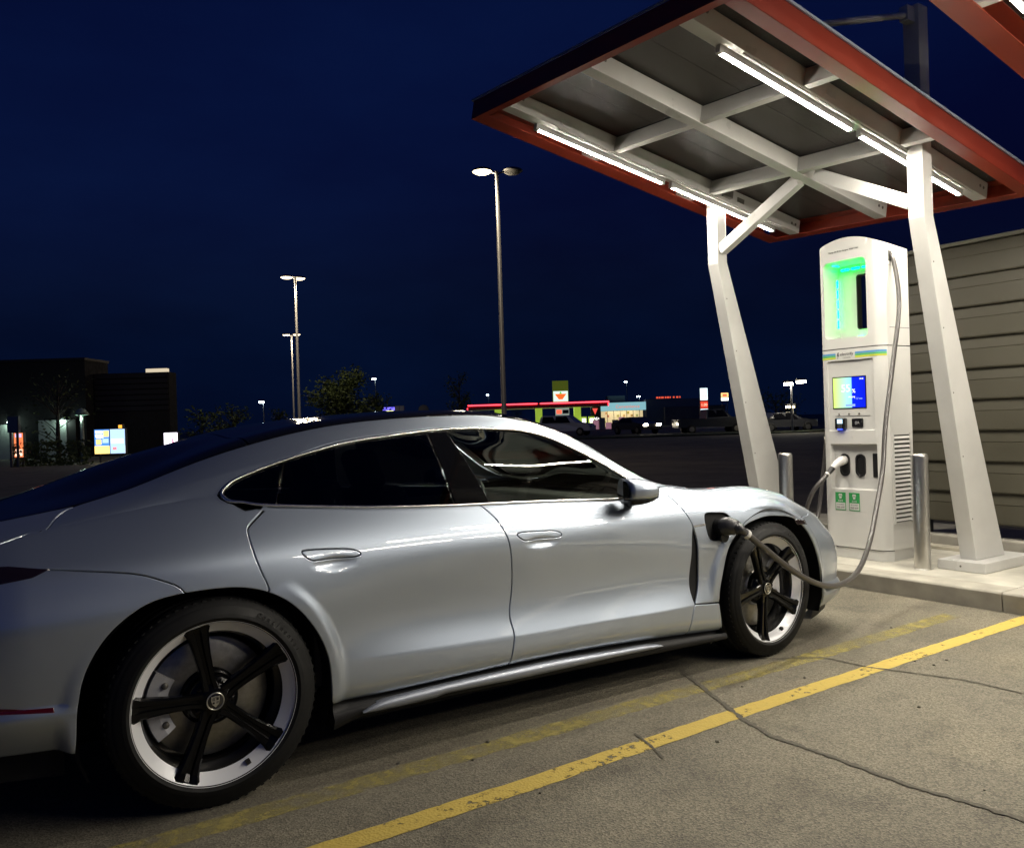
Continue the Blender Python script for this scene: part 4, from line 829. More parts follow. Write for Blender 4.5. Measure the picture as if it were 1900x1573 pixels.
# lining of the niche, lit by its own LED dashes
lin = MB(); ring = rings[1]; n = len(ring); XI = 5.40
inner = [((y-.155)*.92+.155, (z-2.18)*.95+2.18) for y, z in ring]
lin.add([(front_x(y)+.001, y, z) for y, z in ring]+[(XI, y, z) for y, z in inner], [(i, (i+1) % n, n+(i+1) % n, n+i) for i in range(n)], True); cp(lin.build('niche_lining', ch_white, ch))
bw, hr = plate('nb', inner, [rrect(-.02, .163, 1.955, 2.385, .02)], ch_white, lambda y, z: XI, ch); cp(bw.build('niche_back', ch_white, ch))
fr = MB(); rr_ = hr[1]; n = len(rr_); fr.add([(XI-.004, (y-.07)*1.06+.07, (z-2.17)*1.02+2.17) for y, z in rr_]+[(XI-.004, (y-.07)*.97+.07, (z-2.17)*.985+2.17) for y, z in rr_]+[(5.452, (y-.07)*.96+.07, (z-2.17)*.98+2.17) for y, z in rr_], [(i, (i+1) % n, n+(i+1) % n, n+i) for i in range(n)]+[(n+i, n+(i+1) % n, 2*n+(i+1) % n, 2*n+i) for i in range(n)]); cp(fr.build('rear_opening_frame', black_plastic, ch))
green = emitter('green_led', (.0, 1.0, .085), 30.0)
for i in range(5): z = 2.335-i*.082; cp(MB().box(5.372, 5.384, .3255, .3275, z-.032, z+.032).build('led_strip', green, ch))
for i in range(3): y = .265-i*.095; cp(MB().box(5.393, 5.3955, y-.036, y+.036, 2.438, 2.450).build('led_strip', green, ch))
cp(MB().box(5.27, 5.36, .290, .300, 2.4705, 2.4725).build('led_strip', green, ch)); 
for i in range(2): y = .12-i*.095; cp(MB().box(5.375, 5.387, y-.036, y+.036, 1.8925, 1.895).build('led_strip', green, ch))
# lower cabinet: recessed screen bay and plug bay
scr_bay = rrect(-.075, .335, 1.14, 1.70, .012, 3); plug_bay = rrect(-.088, .325, .672, 1.035, .010, 3)
zc1 = 1.787
k, rings = plate('c', [(YR, .215), (YL, .215), (YL, zc1), (YR, zc1)], [scr_bay, plug_bay], ch_white, front_x, ch)
side(k, YR, .215, zc1, zc1); side(k, YL, .215, zc1, zc1)
k.add([(XB, YR, .215), (XB, YL, .215), (XB, YL, zc1), (XB, YR, zc1)], [(0, 1, 2, 3)]); k.add([(front_x(y), y, zc1) for y in ys]+[(XB, y, zc1) for y in ys], [(i, i+1, len(ys)+i+1, len(ys)+i) for i in range(len(ys)-1)]); k.add([(front_x(y), y, .215) for y in ys]+[(XB, y, .215) for y in ys], [(i, i+1, len(ys)+i+1, len(ys)+i) for i in range(len(ys)-1)])
for rg, dep, sl in ((rings[1], .012, .0), (rings[2], .045, .0)):
    n = len(rg); yc = rg[:, 0].mean(); zc = rg[:, 1].mean(); q = [((y-yc)*.985+yc, (z-zc)*(.955 if dep > .02 else .985)+zc) for y, z in rg]
    k.add([(front_x(y), y, z) for y, z in rg]+[(CX+dep+.006, y, z) for y, z in q], [(i, (i+1) % n, n+(i+1) % n, n+i) for i in range(n)]); b_, _ = plate('z', q, [], ch_white, lambda y, z, d=dep: CX+d+.006, ch); k.add(b_.v, b_.f)
cab = cp(k.build('cabinet', ch_white, ch))
kb = MB(); kb.add([(front_x(y)+.010, y, .129) for y in ys]+[(front_x(y)+.010, y, .208) for y in ys], [(i, i+1, len(ys)+i+1, len(ys)+i) for i in range(len(ys)-1)], True); kb.box(CX+.09, XB-.006, YR+.012, YL-.012, .129, .2125); cp(kb.build('base_plinth', ch_white, ch))
sg = MB(); sg.add([(front_x(y)+.006, y, 1.786) for y in ys]+[(front_x(y)+.006, y, 1.796) for y in ys], [(i, i+1, len(ys)+i+1, len(ys)+i) for i in range(len(ys)-1)]); cp(sg.build('seam', seam, ch)); sg = MB(); sg.add([(front_x(y)+.014, y, .2085) for y in ys]+[(front_x(y)+.014, y, .2155) for y in ys], [(i, i+1, len(ys)+i+1, len(ys)+i) for i in range(len(ys)-1)]); cp(sg.build('seam', seam, ch))
# colour stripes and name
for z, hgt, col in ((1.752, .015, (.10,.33,.62)), (1.736, .013, (.12,.50,.20)), (1.721, .013, (.62,.70,.06))):
    ms = mat('stripe', col, .4)
    for ya, yb in ((YL-.002, .250), (.075, YR+.004)):
        yy = np.linspace(ya, yb, 14); q = MB(); q.add([(front_x(y)-.0015, y, z-hgt/2) for y in yy]+[(front_x(y)-.0015, y, z+hgt/2) for y in yy], [(i, i+1, len(yy)+i+1, len(yy)+i) for i in range(len(yy)-1)]); cp(q.build('stripe', ms, ch))
FM = lambda y, z, x=None: frame(((front_x(y)-.001 if x is None else x), y, z), (0, -1, 0), (0, 0, 1))
cp(text('brand_lettering', 'electrify', .036, ink, FM(.150, 1.748), ch)); cp(text('brand_lettering', 'canada', .026, mat('light_grey_print', (.4,.4,.38), .6), FM(.150, 1.722), ch))
bolt = MB(); Mx = FM(.228, 1.737); bolt.prism([(-.004, .024), (.008, .028), (.004, .008), (.010, .008), (-.006, -.026), (-.002, -.002), (-.010, -.002)], 0, .0012, Mx); cp(bolt.build('brand_mark', ink, ch))
cp(text('notice_lettering', 'Charge 50-50 du chargeur 4000 V DC', .0175, ink, FM(.155, 2.568), ch))
# screen
def screen_mat():
    m = bpy.data.materials.new('charging_screen'); m.use_nodes = True; t = m.node_tree; t.nodes.clear(); o = t.nodes.new('ShaderNodeOutputMaterial'); e = t.nodes.new('ShaderNodeEmission'); g = t.nodes.new('ShaderNodeTexCoord'); s = t.nodes.new('ShaderNodeSeparateXYZ'); r = t.nodes.new('ShaderNodeValToRGB')
    t.links.new(g.outputs['Generated'], s.inputs[0]); t.links.new(s.outputs['Y'], r.inputs[0]); r.color_ramp.interpolation = 'LINEAR'
    el = r.color_ramp.elements; el[0].position = 0; el[0].color = (.004,.012,.62,1); el[1].position = 1; el[1].color = (.62,.86,.16,1)
    for p, c in ((.40, (.004,.02,.75,1)), (.43, (.30,.75,.95,1)), (.62, (.42,.85,.62,1))): x = el.new(p); x.color = c
    e.inputs[1].default_value = 1.15; t.links.new(r.outputs[0], e.inputs[0]); t.links.new(e.outputs[0], o.inputs[0]); return m
XS = CX+.017
scr = cp(MB().box(XS-.004, XS+.002, .005, .290, 1.322, 1.562).build('display_screen', screen_mat(), ch)); bez = cp(MB().box(XS-.002, XS+.003, -.003, .298, 1.314, 1.570).build('screen_bezel', black_gloss, ch))
wht = emitter('screen_white', (.92,.97,1), 1.3); pale = emitter('screen_pale', (.30,.45,.85), 1.0)
XT_ = XS-.0052
for tx, y, z, sz, m_ in (('55', .175, 1.474, .085, wht), ('%', .105, 1.452, .045, wht), ('charging', .125, 1.408, .018, wht), ('10:42', .035, 1.546, .016, wht), ('+ 27 min', .065, 1.392, .020, pale)): text('screen_lettering', tx, sz, m_, Matrix.Translation(-CHO) @ FM(y, z, XT_), scr).location = CHO
MB().box(XT_-.0006, XT_+.0006, .095, .180, 1.332, 1.350).build('screen_button', pale, scr)
for y in (.245, .155, .065): cp(MB().lathe([(0, .004), (.007, .004), (.009, 0)], 12, frame((XS, y, 1.272), (0, 0, 1), (0, 1, 0)) ).build('screw', grey_bolt, ch))
cp(MB().box(XS-.002, XS+.001, -.03, .28, 1.2555, 1.2575).build('shelf_line', seam, ch))
cr = cp(MB().box(XS-.040, XS, .170, .262, 1.152, 1.240).build('card_reader', black_gloss, ch, bevel=.008)); MB().box(XS-.0425, XS-.0405, .190, .236, 1.198, 1.232).build('reader_display', emitter('reader_lcd', (.55,.85,1), 1.6), cr); MB().box(XS-.047, XS-.030, .196, .232, 1.1485, 1.156).build('reader_slot_light', emitter('reader_blue', (.05,.1,1), 2.5), cr)
for i in range(3):
    for j in range(3): MB().box(XS-.0425, XS-.0405, .196+i*.014, .205+i*.014, 1.163+j*.010, 1.169+j*.010).build('key', ink, cr)
tp = cp(MB().box(XS-.010, XS, .030, .128, 1.168, 1.236).build('tap_reader', black_gloss, ch, bevel=.004)); text('tap_symbol', '((A', .030, mat('print_white', (.6,.6,.6), .5), Matrix.Translation(-CHO) @ FM(.079, 1.202, XS-.0105), tp).location = CHO
for d_, y in (('1', .255), ('2', .120)):
    q = cp(MB().lathe([(0, .001), (.0135, .001), (.0135, 0)], 20, frame((front_x(y), y, 1.088), (0, 0, 1), (0, 1, 0)) @ Matrix.Rotation(R(180), 4, 'X') ).build('plug_number_disc', ink, ch)); text('plug_number', d_, .020, ch_white, Matrix.Translation(-CHO) @ FM(y, 1.088, front_x(y)-.0012), q).location = CHO
XP = CX+.051
def oval(y, z, hw, hh, n=28): return [(y+hw*math.cos(2*math.pi*i/n), z+(hh-hw)*(1 if math.sin(2*math.pi*i/n) > 0 else -1)+hw*math.sin(2*math.pi*i/n)) for i in range(n)]
for y in (.225, .085):
    P = oval(y, .865, .043, .090); n = len(P); q = MB(); q.add([(XP, a, b) for a, b in P]+[(XP-.012, a, b) for a, b in P]+[(XP-.012, (a-y)*.78+y, (b-.865)*.84+.865) for a, b in P]+[(XP-.002, (a-y)*.72+y, (b-.865)*.8+.865) for a, b in P], [(r_*n+i, r_*n+(i+1) % n, (r_+1)*n+(i+1) % n, (r_+1)*n+i) for r_ in range(3) for i in range(n)]+[tuple(range(3*n, 4*n))], False); so = cp(q.build('holster', black_plastic, ch))
    for a, b in ((-1, 1), (1, 1), (-1, -1), (1, -1)): MB().lathe([(0, .003), (.004, .003), (.005, 0)], 8, frame((XP-.012, y+a*.033, .865+b*.060), (0, 0, 1), (0, 1, 0)) @ Matrix.Rotation(R(180), 4, 'X')).build('screw', chrome, so)
    if y < .2:
        for z, r_ in ((.905, .024), (.83, .020)): MB().lathe([(r_, .0), (r_*.8, .008), (r_*.3, .008), (0, .010)], 16, frame((XP-.0025, y, z), (0, 0, 1), (0, 1, 0)) @ Matrix.Rotation(R(180), 4, 'X')).build('socket', black_gloss, so)
ks = cp(MB().box(XP-.008, XP+.004, -.072, -.022, .775, .960).build('lock_plate', black_plastic, ch, bevel=.003)); MB().lathe([(0, .004), (.008, .004), (.010, 0)], 14, frame((XP-.008, -.047, .845), (0, 0, 1), (0, 1, 0)) @ Matrix.Rotation(R(180), 4, 'X')).build('keyhole', chrome, ks)
lg = mat('label_green', (.03,.30,.08), .45); lw = mat('label_white', (.66,.66,.63), .45)
for y in (.243, .118):
    x = front_x(y)-.0025; g = cp(MB().box(x, x+.0022, y-.047, y+.047, .505, .648).build('power_label', lg, ch)); MB().box(x-.0008, x-.0001, y-.042, y+.042, .512, .566).build('label_field', lw, g)
    MP = lambda yy, zz: Matrix.Translation(-CHO) @ FM(yy, zz, x-.0012)
    text('label_lettering', 'CCS', .022, lw, MP(y, .580), g).location = CHO; text('label_lettering', '350 kW', .022, ink, MP(y, .528), g).location = CHO; text('label_lettering', 'Up to / Jusqu\'a', .011, ink, MP(y, .552), g).location = CHO
    pg = MB(); Mg = FM(y, .618, x-.0006); pg.prism([(-.014, .018), (.014, .018), (.016, .004), (.012, -.004), (.008, -.020), (-.008, -.020), (-.012, -.004), (-.016, .004)], 0, .0008, Mg); q = pg.build('plug_symbol', lw, g); q.location = (0, 0, 0); 
    for i in range(4): MB().box(x-.0018, x-.0012, y-.010+i*.006-.0015, y-.010+i*.006+.0015, .614, .626).build('plug_symbol_pin', lg, q)
# right flank: louvres, panel seam, cable mouth
vent = cp(MB().box(5.318, 5.535, YR-.0015, YR+.004, .425, 1.10).build('vent_recess', seam, ch))
for i in range(20):
    z = .437+i*.0335; q = MB(); q.hexa([(5.320, YR+.001, z), (5.533, YR+.001, z), (5.533, YR-.010, z-.003), (5.320, YR-.010, z-.003), (5.320, YR+.001, z+.021), (5.533, YR+.001, z+.021), (5.533, YR-.006, z+.008), (5.320, YR-.006, z+.008)]); q.build('vent_slat', ch_white, vent)
for x0, x1, y, z0, z1 in ((5.318-.012, 5.318, YR-.011, .415, 1.112), (5.535, 5.547, YR-.011, .415, 1.112)): MB().box(x0, x1, y, YR+.002, z0, z1).build('vent_frame', ch_white, vent)
cp(MB().box(front_x(YR)+.03, XB-.004, YR-.0008, YR+.002, 1.930, 1.9335).build('seam', seam, ch)); cp(MB().box(front_x(YR)+.05, XB-.02, YR-.0008, YR+.002, 2.545, 2.548).build('seam', seam, ch))
cm = MB(); cm.box(5.305, 5.375, YR-.004, YR+.01, 2.41, 2.53); cmo = cp(cm.build('cable_mouth_plate', ch_white, ch, bevel=.003)); MB().box(5.318, 5.362, YR-.006, YR-.003, 2.44, 2.52).build('cable_mouth', seam, cmo)
# ------------------------------------------------------------------ charging cables
sheath = mat('cable_sheath', (.055,.05,.048), .33, coat=.3, bump=.1, bscale=60); plug_grey = mat('plug_grey', (.055,.055,.06), .36, bump=.1, bscale=300); plug_white = mat('plug_white', (.70,.69,.67), .35)
def spline3(P, n=90):
    P = np.array(P, float); d = np.concatenate([[0], np.cumsum(np.sqrt(np.linalg.norm(np.diff(P, axis=0), axis=1)))]); return [tuple(p) for p in ncs(d, P, np.linspace(0, d[-1], n))]
cable = empty('charging_cable', (4.0, -.7, .2), label='thick grey cable hanging from the charger flank to the car fender', cat='cable')
def cb(o): o.location = o.location-Vector((4.0, -.7, .2)); return o
path = [(5.345, -.150, 2.505), (5.345, -.180, 2.47), (5.34, -.205, 2.39), (5.315, -.24, 2.24), (5.27, -.27, 2.05), (5.16, -.30, 1.776), (5.027, -.33, 1.453), (4.903, -.36, 1.141), (4.80, -.40, .873), (4.62, -.46, .618)]+[(4.387, -0.56, 0.432), (4.065, -0.7, 0.307), (3.737, -0.84, 0.28), (3.434, -0.945, 0.299), (3.193, -1.0, 0.359), (2.983, -1.025, 0.453), (2.796, -1.04, 0.565), (2.657, -1.055, 0.65), (2.592, -1.06, 0.69)]
cb(MB().tube(spline3(path, 130), .0165, 14).build('cable_sheath', sheath, cable))
e = Vector(path[-1]); e0 = Vector(path[-2]); pc, pnn = surf([(2.535, .525)]); pc = Vector(pc[0]); dirn = (e-e0).normalized()
cb(MB().tube([e-dirn*.012, e+dirn*.012], .0235, 18).build('collar', plug_white, cable))
hp = spline3([tuple(e+dirn*.008), tuple(e+dirn*.06), tuple(pc*.45+e*.55+Vector((0, -.03, .012))), tuple(pc+Vector((.01, -.065, .002))), tuple(pc+Vector((0, -.02, 0)))], 24)
rad = np.interp(np.linspace(0, 1, 24), [0, .25, .45, .6, .78, .9, 1], [.0185, .021, .026, .037, .046, .047, .043])
cb(MB().tube(hp, list(rad), 20).build('plug_handle', plug_grey, cable)); cb(MB().tube([tuple(pc+Vector((0, -.035, -.005))), tuple(pc+Vector((0, .05, -.005)))], [.044, .040], 20).build('plug_nose', black_plastic, cable)); cb(MB().tube([tuple(pc+Vector((0, -.03, -.05))), tuple(pc+Vector((0, .05, -.05)))], [.030, .028], 16).build('plug_nose', black_plastic, cable))
cab2 = empty('charging_cable', (5.1, .3, .5), label='second grey cable with white plug resting in holster one', cat='cable')
def c2(o): o.location = o.location-Vector((5.1, .3, .5)); return o
p2 = [(5.10, .262, .815), (5.05, .275, .765), (4.99, .305, .70), (4.965, .35, .60), (4.97, .39, .48), (5.02, .42, .37), (5.12, .44, .36), (5.20, .45, .45), (5.25, .455, .60), (5.31, .45, .9), (5.38, .44, 1.4), (5.42, .42, 2.0), (5.43, .40, 2.40), (5.43, .385, 2.46)]
c2(MB().tube(spline3(p2, 110), .0165, 14).build('cable_sheath', sheath, cab2))
c2(MB().tube(spline3([(5.275, .228, .905), (5.235, .232, .90), (5.20, .238, .888), (5.165, .246, .868), (5.135, .252, .845)], 16), list(np.interp(np.linspace(0, 1, 16), [0, .3, .6, 1], [.032, .038, .030, .021])), 18).build('plug_handle', plug_white, cab2))
c2(MB().tube([(5.142, .251, .850), (5.085, .263, .800)], [.022, .020], 16).build('plug_grip', black_plastic, cab2)); c2(MB().tube([(5.088, .2625, .803), (5.078, .265, .794)], .0225, 16).build('collar', plug_white, cab2))
# ------------------------------------------------------------------ steel bollards
steel = mat('brushed_steel', (.60,.585,.55), .34, metal=1, nscale=60, namt=.03); steel.node_tree.nodes['Principled BSDF'].inputs['Anisotropic'].default_value = .5
def bollard(x, y, label):
    b = empty('bollard', (x, y, .128), label=label, cat='bollard', group='steel bollards round the charger')
    MB().lathe([(.056, 0), (.056, .815), (.055, .828), (.050, .836), (.040, .840), (0, .8415)], 40).build('tube', steel, b); MB().lathe([(.062, 0), (.062, .004), (.056, .006)], 40).build('ground_ring', steel, b); return b
bollard(5.165, -.462, 'stainless steel bollard right of the charger beside the raking post'); bollard(5.0, .60, 'stainless steel bollard left of the charger, behind the car fender'); bollard(5.74, .66, 'stainless steel bollard half hidden behind the charger left edge')

# ------------------------------------------------------------------ the place beyond: lot lamps, restaurant, fuel station, parked cars, trees
def gp(px, depth, dz=0):
    """ground point on the bearing of picture column px at a given distance along the view axis"""
    k = (px-950)/FPX; d = fwd+r2*k; return Vector((CAM[0]+d.x*depth, CAM[1]+d.y*depth, dz))
VR = Vector((rgt.x, rgt.y, 0)).normalized(); VF = Vector((fwd.x, fwd.y, 0)).normalized(); RZ = math.atan2(VR.y, VR.x)   # local x runs across the view, y away
pole_mat = mat('galvanised_pole', (.16,.16,.17), .5, metal=.0, nscale=4, namt=.1); head_mat = mat('lamp_head_grey', (.12,.12,.12), .5)
lamp_warm = emitter('lot_lamp_lens', (1, .80, .50), 7); lamp_cool = emitter('cool_lamp_lens', (.75, .95, 1), 30)
def lot_lamp(px, depth, h, heads, label, group='tall lamp posts in the lot'):
    b = empty('lamp_post', gp(px, depth), RZ, label=label, cat='lamp post', group=group)
    MB().lathe([(.16, 0), (.16, .75), (.13, .76), (.085, .78), (.055, h), (0, h+.01)], 14).build('pole', pole_mat, b)
    for sx, sy in heads:
        a = MB().tube([(0, 0, h-.10), (sx*.12, sy*.12, h-.03), (sx*.25, sy*.25, h)], .028, 8).build('arm', pole_mat, b)
        M = Matrix.Translation((sx*.46, sy*.46, h+.03)) @ Matrix.Rotation(math.atan2(sy, sx), 4, 'Z'); hd = MB(); hd.lathe([(.0, .10), (.16, .09), (.29, .04), (.33, -.01), (.30, -.03)], 20, M); o = hd.build('lamp_head', head_mat, b)
        MB().lathe([(.30, -.035), (.22, -.085), (.10, -.105), (0, -.11)], 20, M).build('lamp_lens', lamp_warm, o)
        ld = bpy.data.lights.new('lot_lamp', 'POINT'); ld.energy = 260; ld.color = (1, .82, .55); ld.shadow_soft_size = .25; lo_ = bpy.data.objects.new('lamp_light', ld); link(lo_); lo_.parent = b; lo_.location = (sx*.5, sy*.5, h-.35)
    return b
near_post = lot_lamp(936, 27, 9.25, [(-1, 0)], 'tall lamp post with one glowing and one dark head, nearest the canopy')
_m = Matrix.Translation((.50, .1, 9.28)); _h = MB().lathe([(.0, .10), (.16, .09), (.29, .04), (.33, -.01), (.30, -.03), (.22, -.085), (0, -.11)], 20, _m).build('lamp_head', head_mat, near_post, label='unlit dark lamp head'); MB().tube([(0, 0, 9.15), (.14, .03, 9.22), (.27, .06, 9.25)], .028, 8).build('arm', pole_mat, near_post)
lot_lamp(556, 45, 9.3, [(-.95, -.1), (.25, .9)], 'tall lamp post with two glowing heads, middle distance')
lot_lamp(546, 75, 9.6, [(-1, 0), (1, 0)], 'farther lamp post with two heads, overlapped by the taller post')
def far_lamp(px, depth, h, label, em=None, n=1):
    b = empty('distant_lamp', gp(px, depth), RZ, label=label, cat='lamp post', group='distant lamps on the skyline')
    MB().lathe([(.09, 0), (.06, h)], 8).build('pole', pole_mat, b)
    for i in range(n):
        o = MB().box(-.5+i*.9, .1+i*.9, -.25, .25, h-.12+.12*i, h+.05+.12*i).build('lamp_head', head_mat, b); MB().box(-.45+i*.9, .05+i*.9, -.26, .2, h-.26+.12*i, h-.125+.12*i).build('lamp_lens', em or lamp_cool, o)
for px, dp, h, lb in ((490, 95, 4.6, 'distant cool white lamp above the car roof left of the tree'), (699, 120, 8.2, 'tiny distant lamp right of the broad tree'), (908, 190, 7.8, 'tiny distant lamp left of the tall pole over the red canopy'), (1165, 170, 8.9, 'tiny distant lamp high over the lit shop'), (1188, 150, 5.4, 'tiny distant lamp just above the lit shop')): far_lamp(px, dp, h, lb)
far_lamp(1470, 60, 3.6, 'bright twin lamp between the raking post and the charger', emitter('flood_lens', (1, .93, .75), 60), 2); far_lamp(1472, 62, 2.0, 'small warm lamp low between the raking post and the charger', emitter('small_lens', (1, .8, .4), 18))
# ---- trees
leaf_mat = mat('night_leaf', (.075,.105,.03), .6, nscale=2, namt=.35); bark = mat('bark', (.05,.04,.03), .9)
def tree(px, depth, h, wdt, n, label, dens_=1.0, leaf=.13):
    rg = random.Random(int(px*7+depth)); b = empty('tree', gp(px, depth), rg.uniform(0, 6), label=label, cat='tree', group='young trees across the lot'); tr = MB(); tr.tube([(0, 0, 0), (.03, .02, h*.35), (-.02, .05, h*.85)], [h*.02+.03, h*.015+.02, .01], 8); tips = []
    for i in range(26):
        z = h*(.22+.66*rg.random()); a = rg.uniform(0, 6.28); ext = wdt*.5*(1-.75*((z/h-.35)/.65)**2 if z/h > .35 else .75+.25*z/h/.35)*rg.uniform(.55, 1.05); p = Vector((0, 0, z*.8)); q = Vector((math.cos(a)*ext, math.sin(a)*ext, min(h, z+ext*.35))); tr.tube([p, (p+q)/2+Vector((0, 0, .1)), q], [.025, .018, .006], 5); tips += [(p, q)]
    tr.build('trunk', bark, b); lf = MB()
    for i in range(n):
        p, q = tips[rg.randrange(len(tips))]; c = p.lerp(q, rg.uniform(.35, 1.08))+Vector((rg.gauss(0, .22), rg.gauss(0, .22), rg.gauss(0, .2)))*wdt*.28; s_ = leaf*rg.uniform(.5, 1.2); u = Vector((rg.gauss(0, 1), rg.gauss(0, 1), rg.gauss(0, .6))).normalized(); v = u.cross(Vector((rg.gauss(0, 1), rg.gauss(0, 1), 1))).normalized()
        lf.add([c-u*s_, c+v*s_*.5, c+u*s_, c-v*s_*.5], [(0, 1, 2, 3)])
    lf.build('crown', leaf_mat, b)
tree(640, 52, 4.8, 4.6, 5200, 'broad leafy tree right of the two lamp posts'); tree(700, 60, 3.9, 2.6, 1100, 'smaller bushy tree touching the broad tree'); tree(853, 70, 6.3, 2.8, 700, 'thin tree behind the roof left of the tall pole'); tree(432, 55, 3.1, 2.8, 500, 'sparse tree above the rear window'); tree(517, 60, 2.9, 2.2, 380, 'thin sparse tree just left of the lamp posts'); tree(375, 50, 2.9, 2.4, 500, 'dark tree between the pink sign and the sparse tree'); tree(1440, 75, 3.3, 5.5, 900, 'low dark tree right of the far end of the lot'); tree(108, 40, 4.6, 3.6, 260, 'nearly bare tree before the pale restaurant wall', leaf=.1); tree(960, 165, 4.2, 5, 700, 'leafy tree behind the fuel canopy columns')
# ---- restaurant block on the left
dark_wall = mat('dark_brick_wall', (.011,.010,.010), .85, nscale=3, namt=.2); pale_wall = mat('pale_stucco', (.42,.46,.42), .7, nscale=2, namt=.1); slat_mat = mat('dark_slat', (.022,.018,.016), .6)
rb = empty('restaurant', gp(60, 52), RZ, label='dark flat-roofed restaurant with drive-through, left edge of the picture', cat='building')
def rpart(nm, x0, x1, y0, y1, z0, z1, m_): return MB().box(x0, x1, y0, y1, z0, z1).build(nm, m_, rb)
rpart('wall', -9, 3.3, 0, 3, 0, 5.9, dark_wall); rpart('wing', 3.3, 8.0, 1, 2.2, 0, 5.1, dark_wall); rpart('parapet', -9.1, 3.35, -.1, 3.1, 5.9, 6.05, slat_mat)
for i in range(7): rpart('facade_slat', 3.4, 7.95, .93, .99, 2.75+i*.34, 3.0+i*.34, slat_mat)
lb = rpart('roof_sign', 6.5, 7.8, 1.2, 1.6, 5.1, 5.34, mat('roof_sign', (.6,.55,.42), .5, emit=(1, .85, .6), es=.55)); rpart('pale_wall', -9, -.9, -.25, -.03, 0, 2.1, pale_wall); rpart('pale_wall', .5, 2.2, -.25, -.03, 0, 2.3, pale_wall); rpart('door', 2.25, 2.75, -.22, -.04, 0, 2.3, slat_mat)
for x in (-1.2, 2.05):
    f = rpart('wall_lamp', x-.12, x+.12, -.42, -.26, 2.28, 2.42, head_mat); MB().box(x-.1, x+.1, -.43, -.28, 2.20, 2.278).build('lamp_lens', emitter('wall_lamp_lens', (.7, 1, .85), 28), f)
    ld = bpy.data.lights.new('wall_lamp', 'POINT'); ld.energy = 11; ld.color = (.72, 1, .85); ld.shadow_soft_size = .1; lo_ = bpy.data.objects.new('lamp_light', ld); link(lo_); lo_.parent = f; lo_.location = (x, -.6, 2.1)
hedge = MB(); rg = random.Random(4)
for i in range(900): c = Vector((rg.uniform(-1.6, 1.6), rg.uniform(-.5, .5), rg.uniform(0, 1.1))); s_ = .09; u = Vector((rg.gauss(0, 1), rg.gauss(0, 1), rg.gauss(0, 1))).normalized(); v = u.orthogonal().normalized(); hedge.add([c-u*s_, c+v*s_*.6, c+u*s_, c-v*s_*.6], [(0, 1, 2, 3)])
hb = empty('hedge', gp(95, 38), RZ, label='low dark hedge in front of the pale restaurant wall', cat='hedge'); hedge.build('foliage', leaf_mat, hb)
def panel_sign(name, px, depth, w, z0, z1, label, cat, quads, frame_mat=head_mat, legs=((-.3, .3)), group=None, rz=0):
    b = empty(name, gp(px, depth), RZ+rz, label=label, cat=cat, group=group); bx = MB().box(-w/2-.04, w/2+.04, -.06, .10, z0-.04, z1+.04).build('sign_case', frame_mat, b)
    for x in (-w*.35, w*.35): MB().box(x-.04, x+.04, -.02, .06, 0, z0-.04).build('leg', frame_mat, b)
    for i, (x0, x1, a, c, m_) in enumerate(quads): MB().box(-w/2+x0*w, -w/2+x1*w, -.068-.004*(i % 3+1), -.066-.004*(i % 3), z0+a*(z1-z0), z0+c*(z1-z0)).build('sign_panel', m_, bx)
    return b
E_ = lambda n, c, s=1.0: emitter('sign_'+n, c, s)
cw, cb_, cyl, cr_, cbl = E_('white', (1, .97, .9), 2.2), E_('blue', (.08, .25, .7), 1.3), E_('yellow', (1, .72, .18), 1.8), E_('red', (.9, .10, .05), 1.5), E_('paleblue', (.45, .65, .95), 1.2)
panel_sign('menu_board', 204, 40, 1.42, .42, 1.55, 'wide glowing menu board with food pictures, left background', 'menu board', [(0, .485, 0, 1, cb_), (.515, 1, 0, 1, cbl), (0, .485, 0, .32, cyl), (.515, 1, 0, .32, cw), (.05, .22, .38, .60, cyl), (.30, .47, .70, .95, cyl), (.03, .27, .84, .95, cw), (.03, .27, .70, .80, cw), (.26, .46, .44, .62, cbl), (.55, .75, .68, .95, cr_), (.60, .72, .15, .26, cr_), (.55, .95, .42, .60, cw), (.78, .97, .66, .72, cb_), (.05, .30, .66, .68, cw)])
panel_sign('menu_sign', 224, 41, .17, 1.2, 1.75, 'narrow amber sign on top of the glowing menu board', 'sign', [(0, 1, 0, 1, E_('amber', (1, .45, .05), 1.3))]); panel_sign('order_sign', 317, 40, .62, .60, 1.30, 'square white sign with red mark and violet glow', 'sign', [(0, 1, 0, 1, E_('violetwhite', (.95, .85, 1), 3.0)), (.60, .72, .28, .62, E_('pinkred', (.8, .05, .15), 1.4)), (.42, .50, .35, .6, E_('softpink', (.9, .5, .6), 1.6)), (.80, .92, .20, .35, E_('pinkred2', (.8, .1, .2), 1.4))])
panel_sign('order_sign', 35, 38, .40, .42, 1.50, 'narrow red and orange glowing sign at the left edge', 'sign', [(0, 1, 0, 1, E_('orange', (.85, .22, .08), 1.1)), (.1, .9, .05, .32, E_('salmon', (1, .62, .45), 1.6)), (.15, .85, .82, .97, E_('lilac', (.6, .45, .8), 1.2)), (.2, .8, .45, .7, E_('redorange', (.8, .12, .05), 1.2))]); panel_sign('dark_sign', 25, 37.5, .42, 1.55, 2.2, 'unlit blue-grey sign above the red glowing sign', 'sign', [(0, 1, 0, 1, mat('unlit_panel', (.10,.14,.20), .5))])
